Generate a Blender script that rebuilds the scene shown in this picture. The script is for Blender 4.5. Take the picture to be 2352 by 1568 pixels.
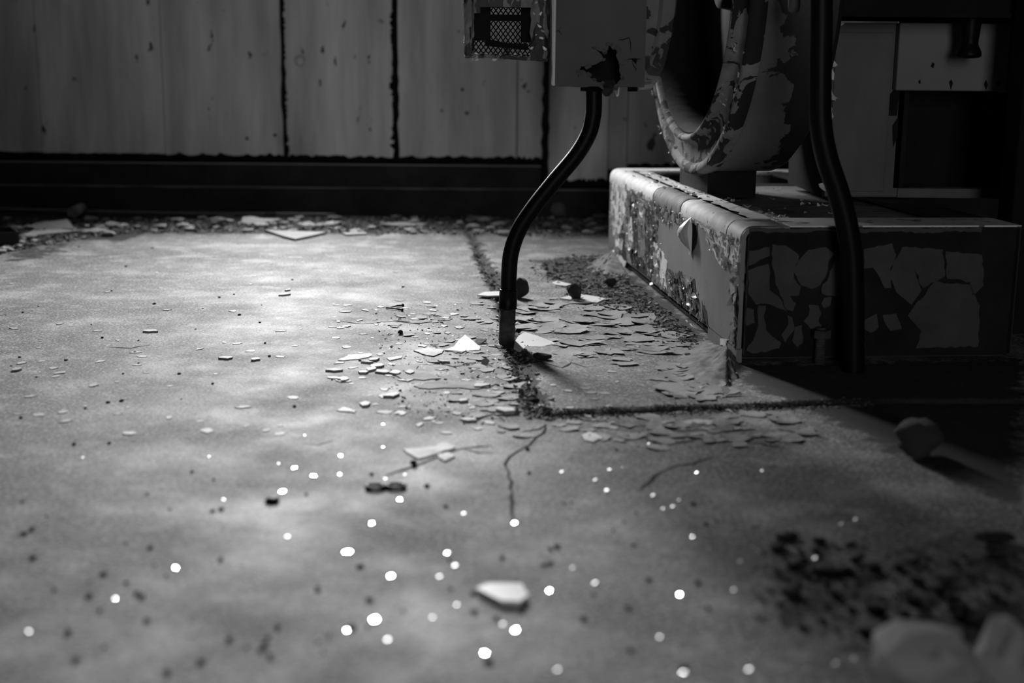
import bpy, math, random
import numpy as np
from mathutils import Vector, Matrix, noise

random.seed(11)
for o in list(bpy.data.objects):
    bpy.data.objects.remove(o)
SC = bpy.context.scene
COL = SC.collection

# ------------------------------------------------------------------ camera
F = 3000.0                       # focal length in photo pixels (2352 x 1568)
CAM_H = 0.5
TILT = math.atan((784 - 165) / F)
ROT = Matrix.Rotation(math.pi / 2 - TILT, 3, 'X') @ Matrix.Rotation(math.radians(0.5), 3, 'Z')
CAM = Vector((0, 0, CAM_H))
cd = bpy.data.cameras.new('camera')
cam = bpy.data.objects.new('camera', cd)
COL.objects.link(cam)
cam.matrix_world = Matrix.Translation(CAM) @ ROT.to_4x4()
cd.sensor_width = 36
cd.lens = 36 * F / 2352
cd.clip_start = 0.02
cd.dof.use_dof = True
cd.dof.focus_distance = 2.55
cd.dof.aperture_fstop = 2.8
SC.camera = cam

# ------------------------------------------------------------------ light, exposure
WALL_Y = 4.70
WIN = (-0.77, -0.58, 0.86, 2.55)          # window opening in the back wall: x0 x1 z0 z1
w = bpy.data.worlds.new('sky')
SC.world = w
w.use_nodes = True
w.node_tree.nodes['Background'].inputs[0].default_value = (0.8, 0.8, 0.8, 1)
w.node_tree.nodes['Background'].inputs[1].default_value = 0.01


def area(name, loc, target, sx, sy, power, spread=180):
    d = bpy.data.lights.new(name, 'AREA')
    d.shape = 'RECTANGLE'
    d.size, d.size_y = sx, sy
    d.energy = power
    d.spread = math.radians(spread)
    o = bpy.data.objects.new(name, d)
    COL.objects.link(o)
    o.location = loc
    o.rotation_euler = (Vector(target) - Vector(loc)).to_track_quat('-Z', 'Z').to_euler()
    return o


wc = ((WIN[0] + WIN[1]) / 2, WALL_Y + 0.10, (WIN[2] + WIN[3]) / 2)
area('window_daylight', wc, (wc[0], 0, wc[2]), WIN[1] - WIN[0], WIN[3] - WIN[2], 245)
area('fill_light', (0.35, -3.85, 1.15), (0.6, 4.7, 0.55), 1.0, 1.9, 3.5, 36)  # fill lamp added behind the camera, narrowed to brighten the wall centre
SC.view_settings.view_transform = 'Standard'
SC.view_settings.look = 'None'
SC.view_settings.exposure = 0.0
SC.view_settings.gamma = 1.0
SC.view_settings.use_curve_mapping = False


# ------------------------------------------------------------------ pixel helpers
def ray(x, y):
    return ROT @ Vector(((x - 1176) / F, -(y - 784) / F, -1))


def gz(x, y, z=0.0):             # where the ray of a pixel meets the level z
    d = ray(x, y)
    return CAM + d * ((z - CAM_H) / d.z)


def gy(x, y, Y):                 # where it meets the upright plane Y
    d = ray(x, y)
    return CAM + d * (Y / d.y)


def gplane(x, y, p, n):          # where it meets any plane
    d = ray(x, y)
    return CAM + d * ((p - CAM).dot(n) / d.dot(n))


# ------------------------------------------------------------------ materials
def g(v, a=1.0):
    return (v, v, v, a)


def mat(name, a, b=None, scale=8.0, rough=.65, rvar=.15, metal=0.0, bump=.25, bscale=90.0,
        stretch=(1, 1, 1), rnd=0.0, spec=.5, peel=None):
    m = bpy.data.materials.new(name)
    m.use_nodes = True
    N, Lk = m.node_tree.nodes, m.node_tree.links
    bs = N['Principled BSDF']
    tc = N.new('ShaderNodeTexCoord')
    mp = N.new('ShaderNodeMapping')
    mp.inputs['Scale'].default_value = stretch
    Lk.new(tc.outputs['Object'], mp.inputs[0])
    n1 = N.new('ShaderNodeTexNoise')
    n1.inputs['Scale'].default_value = scale
    n1.inputs['Detail'].default_value = 7
    n1.inputs['Roughness'].default_value = .62
    Lk.new(mp.outputs[0], n1.inputs['Vector'])
    r1 = N.new('ShaderNodeMapRange')
    r1.inputs[1].default_value, r1.inputs[2].default_value = .32, .68
    Lk.new(n1.outputs[0], r1.inputs[0])
    mx = N.new('ShaderNodeMix')
    mx.data_type = 'RGBA'
    mx.inputs[6].default_value = g(a)
    mx.inputs[7].default_value = g(a * .6 if b is None else b)
    Lk.new(r1.outputs[0], mx.inputs[0])
    col = mx.outputs[2]
    n2 = N.new('ShaderNodeTexNoise')
    n2.inputs['Scale'].default_value = bscale
    n2.inputs['Detail'].default_value = 5
    Lk.new(tc.outputs['Object'], n2.inputs['Vector'])
    height = n2.outputs[0]
    if peel:
        n3 = N.new('ShaderNodeTexNoise')
        n3.inputs['Scale'].default_value = peel['scale']
        n3.inputs['Detail'].default_value = peel.get('detail', 5)
        n3.inputs['Roughness'].default_value = .55
        n3.inputs['Distortion'].default_value = peel.get('dist', .4)
        mp3 = N.new('ShaderNodeMapping')
        mp3.inputs['Scale'].default_value = peel.get('stretch', (1, 1, 1))
        Lk.new(tc.outputs['Object'], mp3.inputs[0])
        Lk.new(mp3.outputs[0], n3.inputs['Vector'])
        src = n3.outputs[0]
        if 'grad' in peel:       # the paint is gone further along one direction of the thing
            gx, off = peel['grad']
            dt = N.new('ShaderNodeVectorMath')
            dt.operation = 'DOT_PRODUCT'
            dt.inputs[1].default_value = gx
            Lk.new(tc.outputs['Object'], dt.inputs[0])
            ad = N.new('ShaderNodeMath')
            ad.inputs[1].default_value = off
            Lk.new(dt.outputs['Value'], ad.inputs[0])
            ad2 = N.new('ShaderNodeMath')
            Lk.new(ad.outputs[0], ad2.inputs[0])
            Lk.new(src, ad2.inputs[1])
            src = ad2.outputs[0]
        r3 = N.new('ShaderNodeMapRange')
        th = peel['thresh']
        r3.inputs[1].default_value, r3.inputs[2].default_value = th - .006, th + .006
        Lk.new(src, r3.inputs[0])
        m3 = N.new('ShaderNodeMix')
        m3.data_type = 'RGBA'
        m3.inputs[7].default_value = g(peel['col'])
        Lk.new(r3.outputs[0], m3.inputs[0])
        Lk.new(col, m3.inputs[6])
        col = m3.outputs[2]
        sb = N.new('ShaderNodeMath')
        sb.operation = 'MULTIPLY_ADD'
        sb.inputs[1].default_value = -peel.get('depth', 1.5)
        Lk.new(r3.outputs[0], sb.inputs[0])
        Lk.new(height, sb.inputs[2])
        height = sb.outputs[0]
    if rnd:
        oi = N.new('ShaderNodeObjectInfo')
        rr = N.new('ShaderNodeMapRange')
        rr.inputs[3].default_value, rr.inputs[4].default_value = 1 - rnd, 1 + rnd * .6
        Lk.new(oi.outputs['Random'], rr.inputs[0])
        mm = N.new('ShaderNodeVectorMath')
        mm.operation = 'SCALE'
        Lk.new(col, mm.inputs[0])
        Lk.new(rr.outputs[0], mm.inputs['Scale'])
        col = mm.outputs[0]
    Lk.new(col, bs.inputs['Base Color'])
    r2 = N.new('ShaderNodeMapRange')
    r2.inputs[3].default_value, r2.inputs[4].default_value = max(.05, rough - rvar), min(1, rough + rvar)
    Lk.new(n1.outputs[0], r2.inputs[0])
    Lk.new(r2.outputs[0], bs.inputs['Roughness'])
    bs.inputs['Metallic'].default_value = metal
    bs.inputs['Specular IOR Level'].default_value = spec
    if bump:
        bp = N.new('ShaderNodeBump')
        bp.inputs['Strength'].default_value = bump
        bp.inputs['Distance'].default_value = .002
        Lk.new(height, bp.inputs['Height'])
        Lk.new(bp.outputs[0], bs.inputs['Normal'])
    return m


M = {}
M['panel'] = mat('painted_panel', .66, .34, 4, .5, bump=.12, bscale=40, stretch=(2.6, 1, .3), rnd=.12,
                 peel=dict(col=.04, scale=20, thresh=.67, dist=.2, depth=.3, stretch=(1, 1, .5)))
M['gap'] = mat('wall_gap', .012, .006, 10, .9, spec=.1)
M['plinth'] = mat('tarred_plinth', .022, .010, 9, .75, spec=.25, bump=.5, bscale=50)
M['paint'] = mat('base_paint', .66, .46, 12, .65, spec=.3, bump=.2,
                 peel=dict(col=.10, scale=26, thresh=.60, dist=.6, depth=1.2))
M['light_paint'] = mat('pale_paint', .82, .58, 22, .72, spec=.3, bump=.5, rnd=.1, peel=dict(col=.08, scale=55, thresh=.66, dist=.5, depth=.8))
M['primer'] = mat('primer', .20, .12, 7, .5, bump=.12, stretch=(1, 1, .4),
                  peel=dict(col=.04, scale=60, thresh=.70, dist=.1, depth=.5))
M['flake'] = mat('flake_paint', .72, .5, 20, .5, rnd=.45, bump=.1)
M['dark_steel'] = mat('dark_steel', .014, .008, 10, .55, metal=0, bump=.3, spec=.4)
M['black'] = mat('black_rubber', .004, .0025, 10, .45, rvar=.1, bump=.08, bscale=200, spec=.10)
M['stub'] = mat('rusted_stub', .07, .012, 40, .8, bump=.6, spec=.2)
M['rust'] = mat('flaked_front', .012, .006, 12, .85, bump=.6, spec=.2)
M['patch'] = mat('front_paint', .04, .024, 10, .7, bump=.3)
M['deck'] = mat('deck_paint', .22, .14, 12, .75, spec=.25, bump=.4,
                peel=dict(col=.05, scale=18, thresh=.60, stretch=(1, 2.5, 1)))
M['house'] = mat('housing_paint', .13, .09, 7, .6, bump=.3,
                 peel=dict(col=.012, scale=9, thresh=.63, grad=((1.8, 0, .7), .15)))
M['ring'] = mat('ring_paint', .20, .10, 14, .8, spec=.2, bump=.6,
                peel=dict(col=.015, scale=14, thresh=.50, dist=.8))
M['drum'] = mat('drum_paint', .15, .10, 10, .6, bump=.3,
                peel=dict(col=.012, scale=13, thresh=.505, dist=.8))
M['cage'] = mat('cage_paint', .22, .08, 14, .6, bump=.5,
                peel=dict(col=.01, scale=34, thresh=.48, stretch=(1.6, 1.6, .5), dist=.6))
M['box'] = mat('box_paint', .06, .05, 5, .7, bump=.1)
M['box_lit_edge'] = mat('box_lit_edge_tone', .45, .4, 8, .5, bump=.1)  # pale tone stands for window light on the box edge
M['cabinet'] = mat('cabinet_paint', .09, .07, 6, .75, bump=.2, stretch=(2, 2, .5))
M['cabinet_up'] = mat('upper_panel_paint', .15, .12, 5, .75, bump=.15)
M['conc'] = mat('concrete', .20, .07, 30, .85, bump=1.0, bscale=90, spec=.25)
M['stone'] = mat('stone', .16, .08, 25, .85, bump=.7, rnd=.35, spec=.25)
M['pale_stone'] = mat('pale_stone', .45, .28, 20, .8, bump=.6, spec=.3)
M['dark_stone'] = mat('dark_stone', .06, .03, 25, .9, bump=.8, spec=.2)
M['plaster'] = mat('plaster', .34, .24, 20, .8, rnd=.4, bump=.4, spec=.3)
M['board'] = mat('board', .26, .2, 9, .7, bump=.2, rnd=.2)
M['tile'] = mat('pale_tile', .7, .62, 10, .4, bump=.06, rnd=.08)
M['chip'] = mat('chip_paint', .40, .26, 25, .6, spec=.3, rnd=.4, bump=.15)
M['curl'] = mat('curl_paint', .125, .08, 14, .6, rnd=.3, bump=.4)
M['glass_dim'] = mat('dull_glint', .6, .5, 30, .38, rvar=.06, bump=0, metal=.3, spec=.8)
M['glass'] = mat('frosted_glint', .8, .7, 30, .12, rvar=.06, bump=0, metal=.85, spec=.8)
M['dirt'] = mat('dirt', .05, .025, 40, .95, bump=.8, rnd=.3, spec=.15)
M['grit'] = mat('grit', .20, .012, 110, .85, bump=.5, spec=.3)
M['crack'] = mat('crack_fill', .012, .006, 60, .95, spec=.1)
M['metal_rod'] = mat('dull_rod', .13, .08, 20, .5, bump=.2)
M['shell'] = mat('room_shell', .06, .04, 3, .85, bump=.2, spec=.2)


# floor: concrete with its old paint worn through; the attribute places the dirt and the painted-in shade
def floor_mat():
    m = mat('floor_concrete', .15, .08, 3.2, .44, rvar=.10, bump=0)
    N, Lk = m.node_tree.nodes, m.node_tree.links
    bs = N['Principled BSDF']
    tc = [n for n in N if n.type == 'TEX_COORD'][0]
    col = bs.inputs['Base Color'].links[0].from_socket

    def nz(s, d, r=.6):
        n = N.new('ShaderNodeTexNoise')
        n.inputs['Scale'].default_value, n.inputs['Detail'].default_value = s, d
        n.inputs['Roughness'].default_value = r
        Lk.new(tc.outputs['Object'], n.inputs['Vector'])
        return n.outputs[0]

    def rng(s, a, b, c=0, d=1):
        n = N.new('ShaderNodeMapRange')
        for i, v in enumerate((a, b, c, d)):
            n.inputs[i + 1].default_value = v
        Lk.new(s, n.inputs[0])
        return n.outputs[0]

    def mix(f, a, b):
        n = N.new('ShaderNodeMix')
        n.data_type = 'RGBA'
        Lk.new(f, n.inputs[0])
        for i, v in ((6, a), (7, b)):
            if isinstance(v, float):
                n.inputs[i].default_value = g(v)
            else:
                Lk.new(v, n.inputs[i])
        return n.outputs[2]
    col = mix(rng(nz(6, 10, .72), .50, .62, 0, .85), col, .34)        # worn pale patches
    col = mix(rng(nz(19, 6, .68), .53, .63, 0, .7), col, .30)       # blotches
    col = mix(rng(nz(48, 6, .75), .50, .64, 0, .75), col, .05)           # mottling
    col = mix(rng(nz(170, 4, .7), .50, .60, 0, .8), col, .03)          # fine speckle
    col = mix(rng(nz(190, 4, .7), .54, .64, 0, .8), col, .46)
    col = mix(rng(nz(38, 3), .68, .70, 0, .9), col, .03)           # dark spots
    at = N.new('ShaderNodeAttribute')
    at.attribute_name = 'dirt'  # carries real dirt and painted-in shade together
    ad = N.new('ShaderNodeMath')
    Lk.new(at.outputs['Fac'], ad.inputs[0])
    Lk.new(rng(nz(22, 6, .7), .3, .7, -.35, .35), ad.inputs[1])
    dirt_shade_mask = rng(ad.outputs[0], .42, .62, 0, .93)
    col = mix(dirt_shade_mask, col, .028)
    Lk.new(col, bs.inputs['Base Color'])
    rr = mix(dirt_shade_mask, rng(nz(5, 6), .35, .65, .58, .78), .9)
    Lk.new(rr, bs.inputs['Roughness'])
    bs.inputs['Specular IOR Level'].default_value = .16
    bp = N.new('ShaderNodeBump')
    bp.inputs['Strength'].default_value = .55
    bp.inputs['Distance'].default_value = .0022
    hm = N.new('ShaderNodeMath')
    hm.operation = 'MULTIPLY_ADD'
    hm.inputs[1].default_value = .35
    Lk.new(nz(240, 3), hm.inputs[0])
    Lk.new(nz(30, 7, .65), hm.inputs[2])
    Lk.new(hm.outputs[0], bp.inputs['Height'])
    Lk.new(bp.outputs[0], bs.inputs['Normal'])
    return m


M['floor'] = floor_mat()


# ------------------------------------------------------------------ object helpers
def link(name, me, m, parent=None, mtx=None):
    o = bpy.data.objects.new(name, me)
    COL.objects.link(o)
    if m is not None and not me.materials:
        me.materials.append(m)
    if parent is not None:
        o.parent = parent
    if mtx is not None:
        o.matrix_basis = mtx
    return o


def mk(name, vs, fs, m, parent=None, smooth=False, mtx=None):
    me = bpy.data.meshes.new(name)
    me.from_pydata([tuple(v) for v in vs], [], fs)
    me.update()
    if smooth:
        me.shade_smooth()
    return link(name, me, m, parent, mtx)


def tag(o, label, cat, group=None, kind=None):
    o['label'] = label
    o['category'] = cat
    if group:
        o['group'] = group
    if kind:
        o['kind'] = kind
    return o


def thing(name, label, cat, mtx=None, group=None, loc=None):
    o = bpy.data.objects.new(name, None)
    o.empty_display_size = .05
    COL.objects.link(o)
    if mtx is not None:
        o.matrix_basis = mtx
    if loc is not None:
        o.location = loc
    return tag(o, label, cat, group)


def box_vf(x0, x1, y0, y1, z0, z1):
    v = [(x, y, z) for z in (z0, z1) for y in (y0, y1) for x in (x0, x1)]
    f = [(0, 2, 3, 1), (4, 5, 7, 6), (0, 1, 5, 4), (2, 6, 7, 3), (0, 4, 6, 2), (1, 3, 7, 5)]
    return v, f


def boxes(name, lst, m, parent=None, bevel=0.0, mtx=None):
    vs, fs = [], []
    for b in lst:
        v, f = box_vf(*b)
        k = len(vs)
        vs += v
        fs += [tuple(i + k for i in q) for q in f]
    o = mk(name, vs, fs, m, parent, mtx=mtx)
    if bevel:
        md = o.modifiers.new('bevel', 'BEVEL')
        md.width = bevel
        md.segments = 2
    return o


def prism_vf(poly, off):
    n = len(poly)
    off = Vector(off)
    top = [Vector(p) for p in poly]
    bot = [p - off for p in top]
    fs = [tuple(range(n)), tuple(range(2 * n - 1, n - 1, -1))]
    fs += [(i, n + i, n + (i + 1) % n, (i + 1) % n) for i in range(n)]
    return top + bot, fs


def jag(poly, step, amp, seed=0):
    """break a traced outline into short uneven steps"""
    rs = random.Random(seed)
    out = []
    n = len(poly)
    for i in range(n):
        a, b = Vector(poly[i]), Vector(poly[(i + 1) % n])
        k = max(1, int((b - a).length / step))
        for j in range(k):
            p = a.lerp(b, j / k)
            if j:
                p = p + Vector([rs.uniform(-amp, amp) for _ in range(len(p))])
            out.append(p)
    return out


def tube_vf(path, rad, seg=14, caps=True):
    vs, fs = [], []
    n = len(path)
    rads = rad if isinstance(rad, (list, tuple)) else [rad] * n
    up = None
    for i, p in enumerate(path):
        t = (path[min(i + 1, n - 1)] - path[max(i - 1, 0)]).normalized()
        if up is None:
            up = Vector((0, 1, 0)) if abs(t.y) < .9 else Vector((1, 0, 0))
        a = t.cross(up).normalized()
        b = t.cross(a).normalized()
        up = -(t.cross(t.cross(up))).normalized() if True else up
        for k in range(seg):
            th = 2 * math.pi * k / seg
            vs.append(p + (a * math.cos(th) + b * math.sin(th)) * rads[i])
    for i in range(n - 1):
        for k in range(seg):
            fs.append((i * seg + k, i * seg + (k + 1) % seg, (i + 1) * seg + (k + 1) % seg, (i + 1) * seg + k))
    if caps:
        fs.append(tuple(range(seg - 1, -1, -1)))
        fs.append(tuple((n - 1) * seg + k for k in range(seg)))
    return vs, fs


def spline(pts, per=8):
    out = []
    P = [pts[0]] + list(pts) + [pts[-1]]
    for i in range(1, len(P) - 2):
        a, b, c, d = P[i - 1], P[i], P[i + 1], P[i + 2]
        for j in range(per):
            t = j / per
            out.append(.5 * ((2 * b) + (c - a) * t + (2 * a - 5 * b + 4 * c - d) * t * t + (3 * b - a - 3 * c + d) * t ** 3))
    out.append(P[-2])
    return out


def lathe_vf(prof, seg=72, axis='X'):
    """closed profile of (along, radius) turned about the local X axis"""
    vs, fs = [], []
    n = len(prof)
    for k in range(seg):
        th = 2 * math.pi * k / seg
        for a, r in prof:
            vs.append((a, r * math.cos(th), r * math.sin(th)))
    for k in range(seg):
        for i in range(n):
            j = (i + 1) % n
            fs.append((k * n + i, k * n + j, ((k + 1) % seg) * n + j, ((k + 1) % seg) * n + i))
    return vs, fs


def in_poly(x, y, poly):
    c = False
    n = len(poly)
    for i in range(n):
        x1, y1 = poly[i][:2]
        x2, y2 = poly[(i + 1) % n][:2]
        if (y1 > y) != (y2 > y) and x < (x2 - x1) * (y - y1) / (y2 - y1) + x1:
            c = not c
    return c


def rand_in(poly):
    xs, ys = [p[0] for p in poly], [p[1] for p in poly]
    while True:
        x, y = random.uniform(min(xs), max(xs)), random.uniform(min(ys), max(ys))
        if in_poly(x, y, poly):
            return x, y


# ------------------------------------------------------------------ floor
JOINT = [gz(*p).xy for p in [(1068, 515), (1085, 548), (1105, 592), (1125, 628), (1148, 668), (1166, 720), (1176, 790),
                             (1196, 845), (1215, 900), (1235, 940), (1256, 956)]]
JOINT.insert(0, Vector((JOINT[0].x - .05, 4.6)))
CROSS = [gz(*p).xy for p in [(1256, 956), (1400, 948), (1550, 942), (1700, 938), (1800, 933), (2000, 925)]]
CROSS.append(Vector((1.6, CROSS[-1].y + .03)))
BACKJ = [gz(*p).xy for p in [(1118, 606), (1230, 597), (1400, 588)]]
PAD = JOINT[3:] + CROSS[1:] + [Vector((1.6, BACKJ[-1].y + .02)), BACKJ[-1], BACKJ[0]]
PAD_Z = .004


def dist_line(p, line):
    best = 9.0
    for a, b in zip(line, line[1:]):
        ab = b - a
        t = max(0, min(1, (p - a).dot(ab) / ab.length_squared))
        d = (p - a - ab * t).length
        if d < best:
            best = d
    return best


def groove(x, y):
    if not (-.35 < x < 1.62 and 1.6 < y < 4.65):
        return 9.0
    p = Vector((x, y))
    nz_ = noise.noise((x * 18, y * 18, 0)) * .010
    d1 = dist_line(p, JOINT) + nz_
    d2 = dist_line(p, CROSS) + nz_ * .7 + .007 if y < 2.2 else 9.0
    if y > 3.6:
        d1 += .004
    return min(d1, d2)


def zf(x, y, gr=None):
    z = 0.0
    if -.1 < x < 1.6 and 1.7 < y < 3.75 and in_poly(x, y, PAD):
        z = PAD_Z
    d = groove(x, y) if gr is None else gr
    wd = .017
    if d < wd:
        z = z * (d / wd) - .008 * (1 - (d / wd) ** 2)
    return z


DIRT_SHADE = [  # regions (photo pixels) of settled black dirt and of painted-in shade, and how dark
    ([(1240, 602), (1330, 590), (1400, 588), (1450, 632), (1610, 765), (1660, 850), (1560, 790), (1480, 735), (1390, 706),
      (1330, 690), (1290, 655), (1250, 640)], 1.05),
    ([(1690, 842), (2352, 830), (2352, 1180), (2150, 1085), (1850, 945), (1700, 890)], .9),  # machine's cast shadow painted into the floor, with the oily floor beneath
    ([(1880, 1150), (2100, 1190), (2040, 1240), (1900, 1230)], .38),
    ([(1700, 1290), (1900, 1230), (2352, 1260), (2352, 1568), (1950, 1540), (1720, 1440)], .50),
    ([(2140, 1450), (2230, 1395), (2352, 1370), (2352, 1500), (2180, 1490)], 1.0),  # shadow of an object, painted into the floor colour
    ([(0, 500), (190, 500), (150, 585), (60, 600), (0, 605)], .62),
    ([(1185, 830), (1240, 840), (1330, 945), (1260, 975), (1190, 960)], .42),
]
DIRT_SHADE_W = [([gz(*p).xy for p in poly], v) for poly, v in DIRT_SHADE]
DIRT_SHADE_W = [(p, v, (min(q.x for q in p) - .05, max(q.x for q in p) + .05, min(q.y for q in p) - .05, max(q.y for q in p) + .05)) for p, v in DIRT_SHADE_W]


def dirt_shade_at(x, y, gr):
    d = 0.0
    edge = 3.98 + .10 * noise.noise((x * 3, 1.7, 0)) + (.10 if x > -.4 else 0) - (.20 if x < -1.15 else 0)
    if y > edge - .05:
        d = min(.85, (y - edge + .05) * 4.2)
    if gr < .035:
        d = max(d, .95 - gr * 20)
    for poly, v, bb in DIRT_SHADE_W:
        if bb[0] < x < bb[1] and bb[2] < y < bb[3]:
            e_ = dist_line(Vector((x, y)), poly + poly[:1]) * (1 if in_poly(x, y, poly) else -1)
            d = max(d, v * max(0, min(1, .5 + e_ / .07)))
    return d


xs = np.concatenate([np.arange(-3.2, -2, .3), np.arange(-2, -.3, .03), np.arange(-.3, 1.0, .0065), np.arange(1.0, 3.3, .1)])
ys = np.concatenate([np.arange(-4, .8, .4), np.arange(.8, 1.6, .02), np.arange(1.6, 4.1, .008), np.arange(4.1, 5.0, .03)])
nx, ny = len(xs), len(ys)
fv, fd = [], []
for y in ys:
    for x in xs:
        gr = groove(x, y)
        fv.append((x, y, zf(x, y, gr)))
        fd.append(dirt_shade_at(x, y, gr))
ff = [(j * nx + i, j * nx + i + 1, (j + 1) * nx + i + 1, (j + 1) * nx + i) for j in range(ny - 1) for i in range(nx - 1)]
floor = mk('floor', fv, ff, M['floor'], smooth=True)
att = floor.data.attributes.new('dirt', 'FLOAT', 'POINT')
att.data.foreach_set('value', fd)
tag(floor, 'worn painted concrete floor with dark joints', 'floor', kind='structure')

CRACKS = [
    [(1250, 975), (1248, 995), (1225, 1012), (1200, 1030), (1170, 1050), (1160, 1065), (1170, 1085), (1172, 1120), (1176, 1165), (1174, 1205)],
    [(1085, 910), (1130, 915), (1170, 912), (1205, 920)],
    [(957, 838), (1000, 836), (1040, 842), (1078, 838)],
    [(1090, 972), (1110, 958), (1135, 951), (1160, 968)],
    [(885, 1092), (930, 1078), (965, 1066), (1000, 1052), (1060, 1030), (1130, 1024)],
    [(1470, 1125), (1500, 1096), (1520, 1084), (1552, 1069), (1590, 1066), (1640, 1050)],
    [(1200, 822), (1240, 836), (1290, 850), (1312, 838), (1345, 848), (1372, 846)],
    [(1320, 962), (1390, 968), (1440, 982), (1470, 978), (1540, 990), (1610, 986)],
    [(1465, 990), (1490, 1012), (1540, 1018), (1600, 1010)],
    [(1640, 985), (1700, 1002), (1780, 1000), (1830, 1012)],
    [(1690, 1022), (1740, 1018), (1800, 1030)],
    [(760, 735), (830, 744), (905, 738), (960, 744), (1040, 732)],
    [(690, 1018), (730, 1022), (765, 1012)],
    [(1160, 985), (1200, 992), (1240, 985), (1256, 975)],
    [(1060, 1030), (1100, 1040), (1150, 1040)],
    [(1780, 985), (1850, 995), (1905, 1010)],
    [(900, 735), (970, 742), (1030, 735)],
    [(250, 798), (300, 800), (345, 792)],
]
for ci, c in enumerate(CRACKS):
    pts = [gz(*p) for p in c]
    path = jag([p.to_tuple() for p in pts] + [pts[-1].to_tuple()], .018, .004, ci)[:]
    path = [Vector((p[0], p[1], 0)) for p in path]
    path = [p for i, p in enumerate(path) if i == 0 or (p - path[i - 1]).length > .003]
    # keep only the outward run (jag closes the loop)
    end = pts[-1]
    k = min(range(len(path)), key=lambda i: (path[i] - Vector((end.x, end.y, 0))).length)
    path = path[:k + 1]
    if len(path) < 3:
        continue
    vs = []
    for i, p in enumerate(path):
        t = (path[min(i + 1, len(path) - 1)] - path[max(i - 1, 0)]).normalized()
        s = Vector((-t.y, t.x, 0))
        wd = random.uniform(.0008, .0026) * (0.3 if i in (0, len(path) - 1) else 1)
        z = zf(p.x, p.y) + .0006
        vs += [p + s * wd + Vector((0, 0, z)), p - s * wd + Vector((0, 0, z))]
    fs = [(2 * i, 2 * i + 1, 2 * i + 3, 2 * i + 2) for i in range(len(path) - 1)]
    mk('crack', vs, fs, M['crack'], floor)

# ------------------------------------------------------------------ walls
v0, f0 = [], []
for b in [(-3.2, WIN[0], WALL_Y + .02, WALL_Y + .16, 0, 2.9), (WIN[1], 3.2, WALL_Y + .02, WALL_Y + .16, 0, 2.9),
          (WIN[0], WIN[1], WALL_Y + .02, WALL_Y + .16, 0, WIN[2]), (WIN[0], WIN[1], WALL_Y + .02, WALL_Y + .16, WIN[3], 2.9)]:
    v, f = box_vf(*b)
    k = len(v0)
    v0 += v
    f0 += [tuple(i + k for i in q) for q in f]
wall = mk('wall_back', v0, f0, M['gap'])
tag(wall, 'back wall clad in tall painted panels', 'wall', kind='structure')

PANELS = [  # x0, x1, bottom, proud, ragged left, ragged right
    (-3.1, -2.56, .205, .0, 0, 0), (-2.555, -2.12, .205, .004, 0, 0), (-2.115, -1.680, .205, .0, 0, 0),
    (-1.677, -1.242, .203, .006, 0, 0), (-1.240, -.822, .200, .002, 0, .003),
    (-.806, -.430, .197, .006, .005, .007), (-.410, .009, .198, .004, .004, 0), (.013, .100, .197, .007, 0, .006),
    (.124, .334, .122, .016, .002, 0), (.337, .402, .16, .010, 0, .0), (.405, .70, .178, .012, 0, 0),
    (.704, 1.13, .19, .008, 0, 0), (1.134, 1.56, .19, .008, 0, 0), (1.565, 2.1, .19, .008, 0, 0), (2.105, 3.1, .19, .008, 0, 0)]
for i, (x0, x1, zb, pr, rl, rr_) in enumerate(PANELS):
    over = x0 < WIN[1] and x1 > WIN[0]
    zt = WIN[2] if over else 2.88
    rs = random.Random(i)
    nz_ = 90 if (rl or rr_) else 2
    L = [(x0 + (rs.uniform(-.4, 1) * rl * (1 + .9 * math.sin(k * .31)) if rl else 0), zb + (zt - zb) * k / nz_) for k in range(nz_ + 1)]
    Rr = [(x1 - (rs.uniform(-.4, 1) * rr_ * (1 + .9 * math.sin(k * .23)) if rr_ else 0), zb + (zt - zb) * k / nz_) for k in range(nz_ + 1)]
    nb = 26
    bot = [(x0 + (x1 - x0) * k / nb, zb + rs.uniform(-.002, .011) * (1 if x0 > -1.3 else .3)) for k in range(1, nb)]
    out = [L[0]] + bot + Rr + L[:0:-1]
    poly = [Vector((p[0], WALL_Y - pr, p[1])) for p in out]
    v, f = prism_vf(poly, (0, -.02, 0))
    mk('panel', v, f, M['panel'], wall)
# round cap on the panel and a few screw heads
v, f = lathe_vf([(0, .0005), (0, .017), (-.010, .019), (-.020, .014), (-.023, .0005)], 20)
c = gy(690, 140, WALL_Y)
mk('bolt_cap', v, f, M['panel'], wall, True, Matrix.Translation((c.x, WALL_Y - .004, c.z)) @ Matrix.Rotation(math.pi / 2, 4, 'Z'))
for px, py in ((568, 318), (632, 310), (1062, 206)):
    c = gy(px, py, WALL_Y)
    v, f = lathe_vf([(0, .0005), (0, .006), (-.005, .005), (-.006, .0005)], 10)
    mk('screw_head', v, f, M['stub'], wall, True, Matrix.Translation((c.x, WALL_Y - .004, c.z)) @ Matrix.Rotation(math.pi / 2, 4, 'Z'))

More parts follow.
